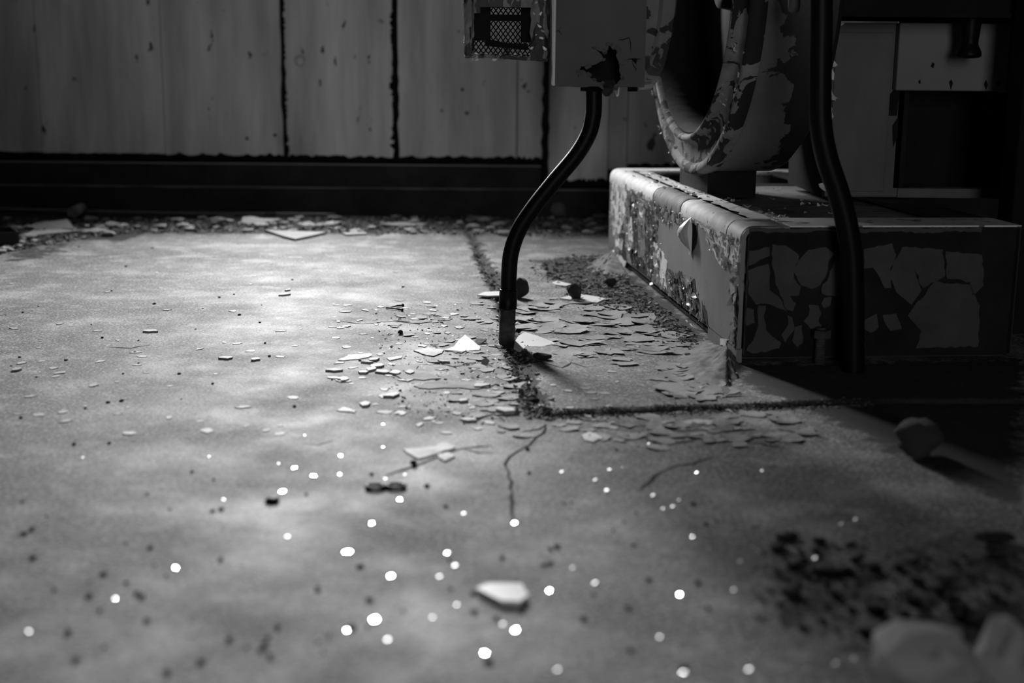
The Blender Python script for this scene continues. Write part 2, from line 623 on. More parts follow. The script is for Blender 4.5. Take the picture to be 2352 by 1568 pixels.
# stepped dark plinth under the panels
def ragged_beam(name, x0, x1, y0, y1, z0, z1, amp, m, seed):
    n = int((x1 - x0) / .02)
    vs = []
    for i in range(n + 1):
        x = x0 + (x1 - x0) * i / n
        e = amp * noise.noise((x * 9, seed, 0)) + amp * .6 * noise.noise((x * 40, seed, 3))
        vs += [(x, y0 + e, z0), (x, y0 + e, z1 - .004 + e), (x, y0 + .006 + e, z1 + e), (x, y1, z1), (x, y1, z0)]
    fs = []
    for i in range(n):
        for k in range(5):
            j = (k + 1) % 5
            fs.append((i * 5 + k, i * 5 + j, i * 5 + 5 + j, i * 5 + 5 + k))
    fs += [(4, 3, 2, 1, 0), tuple(n * 5 + k for k in range(5))]
    return mk(name, vs, fs, m)


b1 = ragged_beam('baseboard_back', -3.2, 3.2, 4.615, WALL_Y + .02, -.01, .092, .004, M['plinth'], 1.3)
tag(b1, 'lower dark step of the plinth along the panelled wall', 'plinth', kind='structure')
b2 = ragged_beam('baseboard_back', -3.2, .098, 4.655, WALL_Y + .02, .092, .172, .004, M['plinth'], 4.1)
tag(b2, 'upper dark step of the plinth under the wall panels', 'plinth', kind='structure')
b3 = boxes('trim_1', [(.104, .121, 4.60, WALL_Y + .02, .09, 2.85)], M['gap'])
tag(b3, 'black upright channel between two wall panels', 'trim', kind='structure')

# window in the back wall, above the panel
wf = .03
for nm_, b_ in (('ledge_strip', (-3.2, 3.2, 4.622, 4.652, .0915, .0945)),):
    boxes(nm_, [b_], M['board'], b1)  # pale strip along the top of the step
boxes('ledge_strip', [(-3.2, .098, 4.659, WALL_Y - .006, .1715, .1745)], M['board'], b2)
win = boxes('window_1', [(WIN[0] - .02, WIN[0], WALL_Y - .02, WALL_Y + .17, WIN[2], WIN[3]),
                         (WIN[1], WIN[1] + .02, WALL_Y - .02, WALL_Y + .17, WIN[2], WIN[3]),
                         (WIN[0] - .02, WIN[1] + .02, WALL_Y - .03, WALL_Y + .17, WIN[2] - .02, WIN[2]),
                         (WIN[0] - .02, WIN[1] + .02, WALL_Y - .02, WALL_Y + .17, WIN[3], WIN[3] + .02)], M['dark_steel'])
tag(win, 'tall narrow unglazed window in the panelled wall', 'window', kind='structure')
for nm, lst, lab in (('wall_left', [(-3.3, -3.2, -4, 4.86, 0, 2.9)], 'bare side wall at the tray end of the panels'),
                     ('wall_right', [(3.2, 3.3, -4, 4.86, 0, 2.9)], 'bare side wall behind the machine'),
                     ('ceiling', [(-3.3, 3.3, -4, 4.86, 2.9, 3.0)], 'bare ceiling slab'),
                     ('wall_front', [(-3.3, -.2, -4.1, -4, 0, 2.9), (.9, 3.3, -4.1, -4, 0, 2.9), (-.2, .9, -4.1, -4, 2.15, 2.9)],  # opening added to go with the fill lamp
                      'unseen wall with an opening added for the fill light')):
    o = boxes(nm, lst, M['shell'])
    tag(o, lab, 'ceiling' if nm == 'ceiling' else 'wall', kind='structure')


# ------------------------------------------------------------------ flake shapes shared by all
def curled(seed, n=7, elong=1.6, curl=.9, rmin=.62):
    rs = random.Random(seed)
    vs = [(0, 0, 0)]
    ang = rs.uniform(0, 6.28)
    out = []
    for k in range(n):
        th = 2 * math.pi * (k + rs.uniform(-.28, .28)) / n
        r = rs.uniform(rmin, 1.0)
        out.append((r * math.cos(th) * elong, r * math.sin(th)))
    ca, sa = math.cos(ang), math.sin(ang)

    def z(x, y):
        u = x * ca + y * sa
        return curl * (.22 * u * u + .05 * math.sin(3 * x + seed) * (abs(x) + abs(y)))
    for s in (.55, 1.0):
        for x, y in out:
            vs.append((x * s, y * s, z(x * s, y * s)))
    fs = [(0, 1 + k, 1 + (k + 1) % n) for k in range(n)]
    fs += [(1 + k, 1 + n + k, 1 + n + (k + 1) % n, 1 + (k + 1) % n) for k in range(n)]
    return vs, fs


def flake_meshes(name, m, count, seed, **kw):
    out = []
    for i in range(count):
        v, f = curled(seed + i, **kw)
        me = bpy.data.meshes.new(name)
        me.from_pydata(v, [], f)
        me.materials.append(m)
        me.shade_smooth()
        out.append(me)
    return out


def merge_flakes(name, mats_, seeds, m, parent=None, **kw):
    """many loose flakes too small to pick out, as one mesh"""
    vs, fs = [], []
    lib = [curled(s, **kw) for s in range(seeds, seeds + 14)]
    for i, mt in enumerate(mats_):
        v, f = lib[i % 14]
        k = len(vs)
        vs += [mt @ Vector(p) for p in v]
        fs += [tuple(q + k for q in t) for t in f]
    o = mk(name, vs, fs, m, parent)
    o['kind'] = 'stuff'
    return o


# ------------------------------------------------------------------ machine base
P1, P2 = gz(1690, 838), gz(1397, 589)
ANG = math.atan2(-(P2 - P1).x, (P2 - P1).y)
MB = Matrix.Translation((P1.x, P1.y, .003)) @ Matrix.Rotation(ANG, 4, 'Z')
MBI = MB.inverted()
BL, BW, BH = (P2 - P1).length, .50, .24
AX, AY = MB.to_3x3() @ Vector((1, 0, 0)), MB.to_3x3() @ Vector((0, 1, 0))


def on_left(x, y):               # pixel -> (y, z) on the left face of the base
    p = MBI @ gplane(x, y, P1, AX)
    return p.y, p.z


def on_front(x, y):              # pixel -> (x, z) on the front face
    p = MBI @ gplane(x, y, P1, AY)
    return p.x, p.z


base = thing('machine_skid', 'heavy steel machine base with badly peeling paint', 'machine base', MB)


def rail_prof(zb, w=.085, t=.008, r=.022, off=0.0, z0=None):
    p = [(-off, zb)]
    for k in range(9):
        th = math.pi - k * math.pi / 16
        p.append((r + (r + off) * math.cos(th), BH - r + (r + off) * math.sin(th)))
    p += [(w, BH + off), (w, BH - t), (r, BH - t)]
    for k in range(5):
        th = math.pi / 2 + k * math.pi / 8
        p.append((r + (r - t) * math.cos(th), BH - r + (r - t) * math.sin(th)))
    p += [(t, zb)]
    return p


def extrude_y(name, prof, y0, y1, m, parent, smooth=True):
    n = len(prof)
    vs = [(x, y, z) for y in (y0, y1) for x, z in prof]
    fs = [(k, (k + 1) % n, n + (k + 1) % n, n + k) for k in range(n)] + [tuple(range(n - 1, -1, -1)), tuple(range(n, 2 * n))]
    o = mk(name, vs, fs, m, parent, smooth)
    if smooth:
        o.data.set_sharp_from_angle(angle=math.radians(40))
    return o


rail = extrude_y('left_rail', rail_prof(.024), 0, BL, M['primer'], base)
for y0, y1 in ((0, .21), (BL - .17, BL)):
    boxes('foot', [(0.0, .010, y0, y1, 0, .026)], M['primer'], base)
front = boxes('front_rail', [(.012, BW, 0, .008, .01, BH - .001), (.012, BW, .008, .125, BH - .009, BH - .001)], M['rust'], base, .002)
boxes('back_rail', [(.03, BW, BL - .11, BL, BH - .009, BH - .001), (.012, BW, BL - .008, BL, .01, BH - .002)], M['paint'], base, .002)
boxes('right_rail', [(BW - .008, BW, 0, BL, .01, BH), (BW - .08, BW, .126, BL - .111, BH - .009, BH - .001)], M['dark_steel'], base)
boxes('front_top_plate', [(.086, BW, .0, .124, BH - .001, BH + .0015)], M['paint'], base)
boxes('left_top_plate', [(.040, .086, .126, BL - .02, BH, BH + .0012)], M['paint'], base)
boxes('back_top_plate', [(.03, BW - .05, BL - .105, BL - .004, BH - .001, BH + .0015)], M['light_paint'], base)
boxes('deck_plate', [(.128, .44, .15, .98, BH - .022, BH - .014)], M['deck'], base, .002)
boxes('cross_member', [(.10, .42, .98, 1.03, .09, BH - .012)], M['dark_steel'], base)
boxes('bottom_tray', [(.01, BW - .01, .01, BL - .01, .006, .012)], M['dark_steel'], base)


def edge_strip(y0, y1, m, z0=.205, x1=.05):
    pr = [p for p in rail_prof(z0, w=x1, off=.0012)[:10]]
    pr.append((x1, BH + .0012))
    inner = [(x + .0008 if z < BH - .01 else x, z - .001) for x, z in reversed(pr)]
    prof = pr + inner
    n = len(prof)
    ny_ = max(2, int((y1 - y0) / .01))
    vs = []
    for k in range(ny_ + 1):
        y = y0 + (y1 - y0) * k / ny_
        for i, (x, z) in enumerate(prof):
            dz = .012 * noise.noise((y * 30, 5, 0)) if i in (0, n - 1) else 0
            dx = .012 * noise.noise((y * 24, 9, 0)) if i in (len(pr) - 1, len(pr)) else 0
            vs.append((x + dx, y, z + dz))
    fs = [(k * n + i, k * n + (i + 1) % n, (k + 1) * n + (i + 1) % n, (k + 1) * n + i) for k in range(ny_) for i in range(n)]
    mk('edge_paint', vs, fs, m, base, True)


yA, yB = on_left(1655, 520)[0], on_left(1565, 480)[0]
yC, yD = on_left(1500, 455)[0], on_left(1408, 400)[0]
edge_strip(.10, yB, M['light_paint'])
edge_strip(yC, BL - .004, M['light_paint'])
edge_strip(yB + .01, yC - .01, M['deck'])
edge_strip(.004, .095, M['paint'], .212, .075)

sc1 = lambda pts: [(1380 + x / 3.266, 370 + y / 3.266) for x, y in pts]
LEFT_PATCH = [
    ([(800, 470), (900, 470), (960, 560), (960, 700), (930, 810), (890, 770), (860, 700), (790, 590)], 'light_paint'),
    ([(975, 640), (1045, 620), (1030, 760), (970, 770)], 'light_paint'),
    ([(900, 400), (985, 450), (1050, 490), (1050, 600), (980, 560), (930, 470)], 'paint'),
    ([(400, 600), (470, 690), (500, 760), (490, 860), (500, 960), (430, 900), (400, 760)], 'paint'),
    ([(85, 120), (160, 160), (200, 250), (180, 420), (135, 560), (95, 560), (80, 300)], 'paint'),
    ([(110, 560), (170, 590), (160, 670), (115, 640)], 'light_paint'),
    ([(298, 290), (322, 300), (312, 480), (290, 470)], 'light_paint'),
    ([(108, 690), (160, 720), (190, 760), (180, 800), (110, 740)], 'paint'),
    ([(655, 300), (790, 360), (880, 400), (880, 440), (800, 420), (720, 380), (690, 390), (660, 360)], 'light_paint'),
    ([(165, 110), (330, 175), (290, 200), (230, 215), (165, 190)], 'light_paint'),
    ([(215, 400), (235, 420), (250, 640), (225, 660), (210, 560)], 'paint'),
    ([(900, 1330), (960, 1340), (930, 1390), (900, 1380)], 'light_paint'),
    ([(640, 1190), (690, 1240), (700, 1330), (650, 1280)], 'paint')]
for i, (pts, mn) in enumerate(LEFT_PATCH):
    p2 = [on_left(*p) for p in sc1(pts)]
    p2 = [(y, min(z, .212)) for y, z in p2]
    p2 = jag(p2, .010, .0035, i)
    v, f = prism_vf([Vector((-.0014, y, z)) for y, z in p2], (-.0018, 0, 0))
    mk('paint_patch', v, f, M[mn], rail)

# bare dark steel where the paint has come away
DARK = [[(1412, 432), (1428, 440), (1432, 520), (1440, 600), (1424, 590), (1412, 520)], [(1446, 452), (1462, 458), (1466, 560), (1452, 600), (1444, 540)],
        [(1478, 470), (1500, 476), (1508, 540), (1500, 640), (1484, 600), (1486, 530)], [(1440, 560), (1480, 600), (1500, 660), (1486, 668), (1452, 610)],
        [(1536, 640), (1566, 622), (1574, 660), (1596, 640), (1606, 700), (1604, 735), (1570, 712), (1545, 690)], [(1500, 468), (1540, 480), (1536, 500), (1512, 500)],
        [(1612, 690), (1616, 752), (1630, 770), (1624, 715)], [(1676, 640), (1692, 636), (1697, 700), (1690, 800), (1682, 796), (1688, 720), (1680, 680)],
        [(1590, 496), (1604, 500), (1600, 560), (1590, 580)], [(1662, 790), (1690, 800), (1688, 826), (1672, 812)]]
for i, pts in enumerate(DARK):
    p2 = jag([(y, min(z, .213)) for y, z in (on_left(*p) for p in pts)], .010, .004, 70 + i)
    v, f = prism_vf([Vector((-.0005, y, max(.026, z))) for y, z in p2], (-.0006, 0, 0))
    mk('bare_patch', v, f, M['rust'], rail)
FZ = [([(1403, 420), (1460, 432), (1500, 462), (1520, 560), (1510, 690), (1440, 605), (1403, 590)], 120),
      ([(1440, 430), (1500, 456), (1560, 478), (1590, 496), (1560, 520), (1490, 500), (1440, 470)], 40),
      ([(1530, 620), (1600, 640), (1612, 760), (1560, 730), (1500, 680), (1505, 600)], 64),
      ([(1640, 500), (1700, 535), (1702, 700), (1695, 825), (1680, 800), (1680, 640), (1630, 560)], 50),
      ([(1610, 700), (1625, 760), (1650, 806), (1690, 835), (1640, 802), (1605, 765)], 22)]
FL = flake_meshes('paint_flake', M['flake'], 14, 40, n=6, elong=2.0, curl=1.8)


def face_matrix(y, z, s, tilt, spin, out=.002):
    b = Matrix(((0, 0, -1, 0), (1, 0, 0, 0), (0, -1, 0, 0), (0, 0, 0, 1)))       # flake z -> outwards (-x), x -> along, y -> down
    return (Matrix.Translation((-out, y, z)) @ b @ Matrix.Rotation(spin, 4, 'Z') @ Matrix.Rotation(tilt, 4, 'X')
            @ Matrix.Translation((0, s * .5, 0)) @ Matrix.Scale(s, 4))


stuffm = []
for poly, cnt in FZ:
    for i in range(cnt * 4):
        px, py = rand_in(poly)
        y, z = on_left(px, py)
        if not (.004 < y < BL - .004 and .028 < z < .214):
            continue
        big = i < cnt
        s = random.uniform(.0032, .0080) if big else random.uniform(.0012, .0036)
        mt = face_matrix(y, z, s, random.choice((-1, 1, 1)) * random.uniform(.3, 1.45), random.gauss(math.pi / 2, 1.0), .002 + s * .15)
        if big:
            link('paint_flake', FL[i % 14], None, rail, mt)
        else:
            stuffm.append(mt)
merge_flakes('small_paint_flakes', stuffm, 60, M['flake'], rail, n=5, elong=1.5, curl=1.6)
# one long curl that stands off the face, with the hollow below it
y, z = on_left(1592, 500)
y2, z2 = on_left(1588, 585)
vs, fs = [], []
for k in range(9):
    t = k / 8
    zz = z + (z2 - z) * t
    o_ = .004 + .030 * math.sin(math.pi * min(1, t * 1.15)) * (1 - .4 * t)
    wd = .016 * (1 - .75 * abs(t - .35))
    vs += [(-.001 - o_ * .2, y + wd, zz), (-.002 - o_, y + wd * .15, zz), (-.002 - o_ * .75, y - wd * .6, zz + .002)]
for k in range(8):
    for j in range(2):
        fs.append((k * 3 + j, k * 3 + j + 1, k * 3 + 3 + j + 1, k * 3 + 3 + j))
mk('long_paint_curl', vs, fs, M['flake'], rail, True)

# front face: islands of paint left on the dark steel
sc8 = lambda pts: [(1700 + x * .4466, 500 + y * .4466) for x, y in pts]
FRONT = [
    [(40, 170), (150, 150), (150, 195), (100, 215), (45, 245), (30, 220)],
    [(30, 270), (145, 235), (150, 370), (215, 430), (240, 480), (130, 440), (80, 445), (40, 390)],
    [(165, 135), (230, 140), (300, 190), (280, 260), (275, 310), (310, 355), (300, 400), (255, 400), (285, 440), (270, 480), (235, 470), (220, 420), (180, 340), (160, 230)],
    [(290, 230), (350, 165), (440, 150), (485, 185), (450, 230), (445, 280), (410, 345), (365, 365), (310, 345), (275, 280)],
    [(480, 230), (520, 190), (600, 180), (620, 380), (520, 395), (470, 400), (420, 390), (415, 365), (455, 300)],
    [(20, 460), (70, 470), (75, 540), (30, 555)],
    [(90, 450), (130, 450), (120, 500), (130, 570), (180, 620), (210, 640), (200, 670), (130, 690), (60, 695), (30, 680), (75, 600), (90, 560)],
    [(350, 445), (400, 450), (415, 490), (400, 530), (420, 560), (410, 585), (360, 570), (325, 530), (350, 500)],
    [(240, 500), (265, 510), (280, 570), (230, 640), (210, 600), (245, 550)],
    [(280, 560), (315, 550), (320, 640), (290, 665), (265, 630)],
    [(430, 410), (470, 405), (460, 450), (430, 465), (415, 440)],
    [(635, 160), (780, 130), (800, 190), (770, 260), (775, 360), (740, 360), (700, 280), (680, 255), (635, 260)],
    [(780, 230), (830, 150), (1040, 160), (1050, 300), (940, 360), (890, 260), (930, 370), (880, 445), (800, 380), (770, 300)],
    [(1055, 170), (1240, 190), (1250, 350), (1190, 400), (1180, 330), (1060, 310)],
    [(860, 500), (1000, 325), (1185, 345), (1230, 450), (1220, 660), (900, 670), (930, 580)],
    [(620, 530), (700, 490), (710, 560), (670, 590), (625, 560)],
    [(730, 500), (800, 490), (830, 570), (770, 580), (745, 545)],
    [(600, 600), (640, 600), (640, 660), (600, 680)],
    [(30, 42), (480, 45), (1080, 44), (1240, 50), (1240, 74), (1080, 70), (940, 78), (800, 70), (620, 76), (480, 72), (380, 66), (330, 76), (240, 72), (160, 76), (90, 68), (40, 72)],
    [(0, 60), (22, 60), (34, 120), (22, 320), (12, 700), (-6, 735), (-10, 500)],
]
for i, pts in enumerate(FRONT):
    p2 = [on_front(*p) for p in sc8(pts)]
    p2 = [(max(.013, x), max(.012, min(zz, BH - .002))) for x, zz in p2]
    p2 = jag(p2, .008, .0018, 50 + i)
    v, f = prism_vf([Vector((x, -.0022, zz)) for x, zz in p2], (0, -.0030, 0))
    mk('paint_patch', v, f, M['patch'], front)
# anchor bolt in front of the base: threaded rod, nut and washer plate
c = MBI @ gz(1878, 838)
path = [Vector((c.x, -.016, .0 + .0022 * k)) for k in range(31)]
v, f = tube_vf(path, [.0085 + (.0012 if k % 2 else -.0008) for k in range(31)], 14)
bolt = mk('anchor_bolt', v, f, M['stub'], base, False)
v, f = lathe_vf([(.048, .0005), (.048, .0165), (.062, .0165), (.062, .0005)], 6)
mk('nut', v, f, M['stub'], bolt, False, Matrix.Translation((c.x, -.0165, 0)) @ Matrix.Rotation(-math.pi / 2, 4, 'Y'))

# flakes fringing the deck edge
for i in range(60):
    yy = random.uniform(.15, .98)
    s = random.uniform(.002, .006)
    mt = (Matrix.Translation((.128 + random.uniform(-.004, .02 if i % 3 else .2), yy, BH - .012 + s * .2)) @ Matrix.Rotation(random.uniform(0, 6.3), 4, 'Z')
          @ Matrix.Rotation(random.uniform(-.8, .8), 4, 'X') @ Matrix.Scale(s, 4))
    link('deck_flake', FL[i % 14], None, base, mt)
for i in range(46):
    yy = random.uniform(.5, 1.25)
    s = random.uniform(.002, .006)
    mt = (Matrix.Translation((random.uniform(.012, .085), yy, BH + s * .25)) @ Matrix.Rotation(random.uniform(0, 6.3), 4, 'Z')
          @ Matrix.Rotation(random.uniform(-.7, .7), 4, 'X') @ Matrix.Scale(s, 4))
    link('rail_flake', FL[i % 14], None, rail, mt)


# grout mounds at the feet of the base
def mound(outline, peak, h, label, seed):
    ring = [gz(*p) for p in outline]
    pk = gz(*peak)
    ring = jag([r.to_tuple() for r in ring], .012, .006, seed)
    n, k = len(ring), 14
    vs = [(pk.x, pk.y, h)]
    for j in range(1, k + 1):
        t = j / k
        for i, r in enumerate(ring):
            p = pk.lerp(Vector((r[0], r[1], 0)), t)
            zz = h * (1 - t) ** 1.3 + (.006 * noise.noise((p.x * 38, p.y * 38, seed)) + .004 * noise.noise((p.x * 110, p.y * 110, seed))) * (1 - t * .75) + zf(p.x, p.y) * t
            vs.append((p.x, p.y, zz if j < k else zf(p.x, p.y) - .002))
    fs = [(0, 1 + i, 1 + (i + 1) % n) for i in range(n)]
    fs += [(1 + (j - 1) * n + i, 1 + j * n + i, 1 + j * n + (i + 1) % n, 1 + (j - 1) * n + (i + 1) % n) for j in range(1, k) for i in range(n)]
    tag(mk('grout_mound', vs, fs, M['conc'], None, True), label, 'grout')


mound([(1545, 842), (1575, 800), (1612, 780), (1660, 800), (1698, 836), (1703, 858), (1680, 895), (1640, 898), (1590, 880)], (1668, 838), .030,
      'rough concrete grout mound at the peeling near foot of the base', 3)
mound([(1345, 622), (1368, 592), (1395, 582), (1432, 592), (1452, 622), (1440, 642), (1390, 648)], (1408, 600), .028,
      'rough grout mound at the far foot of the base, beside dark dirt', 8)

# ------------------------------------------------------------------ fan machine on the base
MH = MB @ Matrix.Translation((.080, .66, .685)) @ Matrix.Rotation(math.radians(2.7), 4, 'Z')
fan = thing('fan_housing', 'big round fan housing with a flanged open end and peeling paint', 'machine', MH)
v, f = lathe_vf([(.0, .33), (.0, .392), (.01, .398), (.145, .398), (.16, .38), (.16, .0005), (.14, .0005), (.14, .33)], 96)
o = mk('housing', v, f, M['house'], fan, True)
o.data.set_sharp_from_angle(angle=math.radians(40))
v, f = lathe_vf([(.004, .318), (-.034, .318), (-.041, .322), (-.043, .328), (-.040, .333), (-.024, .337), (-.018, .345), (-.018, .380), (-.026, .386),
                 (-.028, .398), (-.024, .404), (-.012, .407), (.004, .404), (.006, .39)], 120)
o = mk('flange_ring', v, f, M['ring'], fan, True)
o.data.set_sharp_from_angle(angle=math.radians(50))
v, f = lathe_vf([(.03, .0005), (.03, .05), (.06, .055), (.08, .31), (.09, .31), (.10, .0005)], 48)
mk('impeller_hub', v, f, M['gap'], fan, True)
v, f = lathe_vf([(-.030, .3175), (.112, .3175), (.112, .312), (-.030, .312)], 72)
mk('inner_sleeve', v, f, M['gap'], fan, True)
ME = FL
for i in range(70):                      # flakes hanging on the flange
    th = math.radians(random.uniform(-175, -5))
    r = random.choice((.322, .335, .40, random.uniform(.34, .40)))
    s = random.uniform(.002, .006)
    p = Vector((-.030, r * math.cos(th), r * math.sin(th)))
    mt = Matrix.Translation(p) @ Matrix.Rotation(-math.pi / 2 + random.uniform(-.7, .7), 4, 'Y') @ Matrix.Rotation(random.uniform(0, 6), 4, 'Z') @ Matrix.Scale(s, 4)
    link('paint_flake', FL[i % 14], None, fan, mt)
boxes('support_foot', [(.01, .12, -.03, .20, -.455, -.375)], M['rust'], fan)
v, f = lathe_vf([(-.29, .0005), (-.29, .20), (-.28, .212), (-.155, .212), (-.15, .224), (-.125, .224), (-.12, .216), (-.12, .0005)], 80)
drum = thing('motor_drum', 'round motor drum with torn paint behind the junction box', 'motor', MH)
o = mk('drum_body', v, f, M['drum'], drum, True)
o.data.set_sharp_from_angle(angle=math.radians(40))
v, f = tube_vf([Vector((-.13, 0, 0)), Vector((-.06, 0, 0))], .022, 20)
mk('shaft', v, f, M['gap'], drum, True)
# eyelet on the drum rim
ec = Vector((-.20, -.215 * math.cos(1.35), -.215 * math.sin(1.35)))
path = [ec + Vector((.0, .011 * math.cos(t), -.012 + .014 * math.sin(t))) for t in np.linspace(0, 2 * math.pi, 17)]
v, f = tube_vf(path, .0022, 8, False)
mk('lifting_eye', v, f, M['light_paint'], drum, True)

# ------------------------------------------------------------------ conduits
YP = gz(1163, 790).y


def pipe(name, label, pts, r, Y, zfoot=.0):
    w_ = [gy(x, y, Y) for x, y in pts]
    return w_


cpts = [(1364, 190), (1364, 240), (1362, 268), (1352, 308), (1324, 356), (1272, 418), (1226, 476), (1192, 528), (1174, 580), (1169, 630), (1168, 670), (1167, 690)]
cw = [gy(x, y, YP) for x, y in cpts]
cond = thing('conduit_pipe', 'bent black conduit rising from the floor into the junction box', 'conduit', loc=(gz(1164, 792).x, YP, 0))
off = -Vector((gz(1164, 792).x, YP, 0))
v, f = tube_vf([p + off for p in spline(cw, 8)], .0148, 24)
mk('pipe', v, f, M['black'], cond, True)
a, b = gy(1168, 664, YP) + off, gy(1166, 709, YP) + off
v, f = tube_vf([a, a + (b - a) * .05, a + (b - a) * .08, a + (b - a) * .9, a + (b - a) * .94, b], [.015, .0175, .0168, .0168, .0180, .0165], 24)
mk('coupling', v, f, M['black'], cond, True)
b2_ = gy(1164, 795, YP) + off
v, f = tube_vf([b, b.lerp(b2_, .5), b2_ + Vector((0, 0, -.004))], .0150, 24)
mk('stub', v, f, M['stub'], cond, True)

pts2 = [(1886, -90), (1886, 60), (1884, 190), (1886, 290), (1900, 365), (1925, 440), (1946, 520), (1957, 600), (1960, 690), (1960, 760), (1960, 858)]
Y2 = gz(1960, 857).y
w2 = [gy(x, y, Y2) for x, y in pts2]
c2 = thing('conduit_pipe', 'thick black bent conduit standing in front of the dark face of the base', 'conduit', loc=(w2[-1].x, Y2, 0))
off2 = -Vector((w2[-1].x, Y2, 0))
v, f = tube_vf([p + off2 for p in spline(w2, 8)], .0185, 24)
mk('pipe', v, f, M['black'], c2, True)

# ------------------------------------------------------------------ junction box
YB0, YB1 = YP - .045, YP + .055
bl, br = gy(1270, 196, YB0), gy(1480, 203, YB0)
x0, x1, zb, zt = bl.x, br.x, (bl.z + br.z) / 2, .82
jb = thing('junction_box', 'painted metal junction box with a torn hole in its lower front', 'junction box', loc=((x0 + x1) / 2, YP, zb))
jo = Vector((-(x0 + x1) / 2, -YP, -zb))
s1 = lambda pts: [gy(1000 + x / 3.357, y / 3.357, YB0) for x, y in pts]
hole = s1([(1395, 672), (1405, 635), (1440, 600), (1418, 550), (1420, 490), (1392, 430), (1408, 378), (1368, 382), (1338, 340), (1332, 385), (1300, 402), (1262, 392),
           (1225, 368), (1285, 425), (1298, 462), (1240, 495), (1180, 512), (1125, 512), (1104, 555), (1100, 600), (1118, 562), (1150, 545), (1180, 570), (1195, 602), (1225, 612), (1250, 632), (1290, 640)])
outl = [Vector((x1, YB0, zb)), Vector((x1, YB0, zt)), Vector((x0 + .004, YB0, zt)), Vector((x0 + .004, YB0, zb))]
outl += [Vector((x0 + (x1 - x0) * t, YB0, zb + random.uniform(-.0012, .001))) for t in (.1, .2, .28, .36, .42, .50)]
outl += [hole[-1] + Vector((.002, 0, -.012))] + [h for h in reversed(hole)]
outl[-1].z = zb
outl += [Vector((x0 + (x1 - x0) * t, YB0, zb + random.uniform(-.0012, .001))) for t in (.78, .88)]
v, f = prism_vf([p + jo for p in reversed(outl)], (0, -.0018, 0))
mk('front_cover', v, f, M['box'], jb)
t_ = .0022
bx = [(x0, x0 + t_, YB0, YB1, zb, zt), (x1 - t_, x1, YB0 + .002, YB1, zb, zt), (x0, x1, YB1 - t_, YB1, zb, zt), (x0, x1, YB0, YB1, zt - t_, zt),
      (x0, x1, YB0 + .002, YB1, zb, zb + t_)]
boxes('body', [(b[0] + jo.x, b[1] + jo.x, b[2] + jo.y, b[3] + jo.y, b[4] + jo.z, b[5] + jo.z) for b in bx], M['rust'], jb)
boxes('lit_side_strip', [(x0 - .0015 + jo.x, x0 + .0038 + jo.x, YB0 - .001 + jo.y, YB0 + .012 + jo.y, .001, .33)], M['box_lit_edge'], jb, .001)  # window light on the left edge, painted in as a pale strip
flap = s1([(1285, 640), (1310, 620), (1380, 610), (1395, 655), (1375, 680), (1368, 710), (1340, 742), (1310, 745), (1285, 715), (1300, 680)])
v, f = prism_vf([p + jo + Vector((0, .003 + .006 * math.sin(i), 0)) for i, p in enumerate(reversed(flap))], (0, -.001, 0))
mk('torn_flap', v, f, M['dark_steel'], jb)
for pts in ([(920, 285), (925, 245), (950, 235), (975, 270)], [(950, 235), (965, 205)], [(1410, 305), (1440, 308), (1495, 290), (1505, 330), (1508, 415)],
            [(1470, 462), (1500, 455), (1540, 452), (1590, 458)], [(1515, 470), (1530, 510), (1548, 530), (1540, 555)], [(1415, 495), (1460, 500)]):
    q = [p + jo for p in s1(pts)]
    vs = []
    for i, p in enumerate(q):
        t = (q[min(i + 1, len(q) - 1)] - q[max(i - 1, 0)]).normalized()
        s = Vector((-t.z, 0, t.x)) * (.0009 if 0 < i < len(q) - 1 else .0002)
        vs += [p + s + Vector((0, -.0004, 0)), p - s + Vector((0, -.0004, 0))]
    mk('paint_crack', vs, [(2 * i, 2 * i + 1, 2 * i + 3, 2 * i + 2) for i in range(len(q) - 1)], M['crack'], jb)
tri = [p + jo + Vector((0, -.0004, 0)) for p in s1([(1508, 456), (1560, 456), (1545, 495)])]
mk('paint_hole', tri, [(0, 1, 2)], M['crack'], jb)
for (cx_, rr_) in ((1360, .021), (1453, .009)):
    p = gy(cx_, 203, YP) + jo
    v, f = lathe_vf([(-.008, .0005), (-.008, rr_), (.004, rr_), (.004, .0005)], 8)
    mk('lock_nut', v, f, M['black'], jb, False, Matrix.Translation((p.x, 0, .0)) @ Matrix.Rotation(-math.pi / 2, 4, 'Y'))
for i in range(14):                       # curled bits round the tear
    p = hole[i * 2 % len(hole)] + jo
    s = random.uniform(.003, .007)
    mt = Matrix.Translation(p + Vector((0, -.001, 0))) @ Matrix.Rotation(math.pi / 2 + random.uniform(-.5, .2), 4, 'X') @ Matrix.Rotation(random.uniform(0, 6), 4, 'Z') @ Matrix.Scale(s, 4)
    me = bpy.data.meshes.new('torn_paint')
    vv, fv_ = curled(200 + i, n=5, elong=1.4, curl=1.4)
    me.from_pydata(vv, [], fv_)
    link('torn_paint', me, M['box'], jb, mt)
boxes('bracket', [(x0 + .06 + jo.x, x1 - .03 + jo.x, .055, .20, .15, .20)], M['dark_steel'], jb)

# ------------------------------------------------------------------ wire guard
YG0, YG1 = YP + .02, YP + .19
gl, gr_ = gy(1068, 128, YG0), gy(1258, 140, YG0)
X0, X1, Z0, Z1 = gl.x, gr_.x, gl.z, .82
cage = thing('wire_guard', 'square wire mesh guard with flaking rusty frame above the floor', 'guard', loc=((X0 + X1) / 2, YG0, Z0))
co = Vector((-(X0 + X1) / 2, -YG0, -Z0))
hw, dp, hh = (X1 - X0) / 2, YG1 - YG0, Z1 - Z0


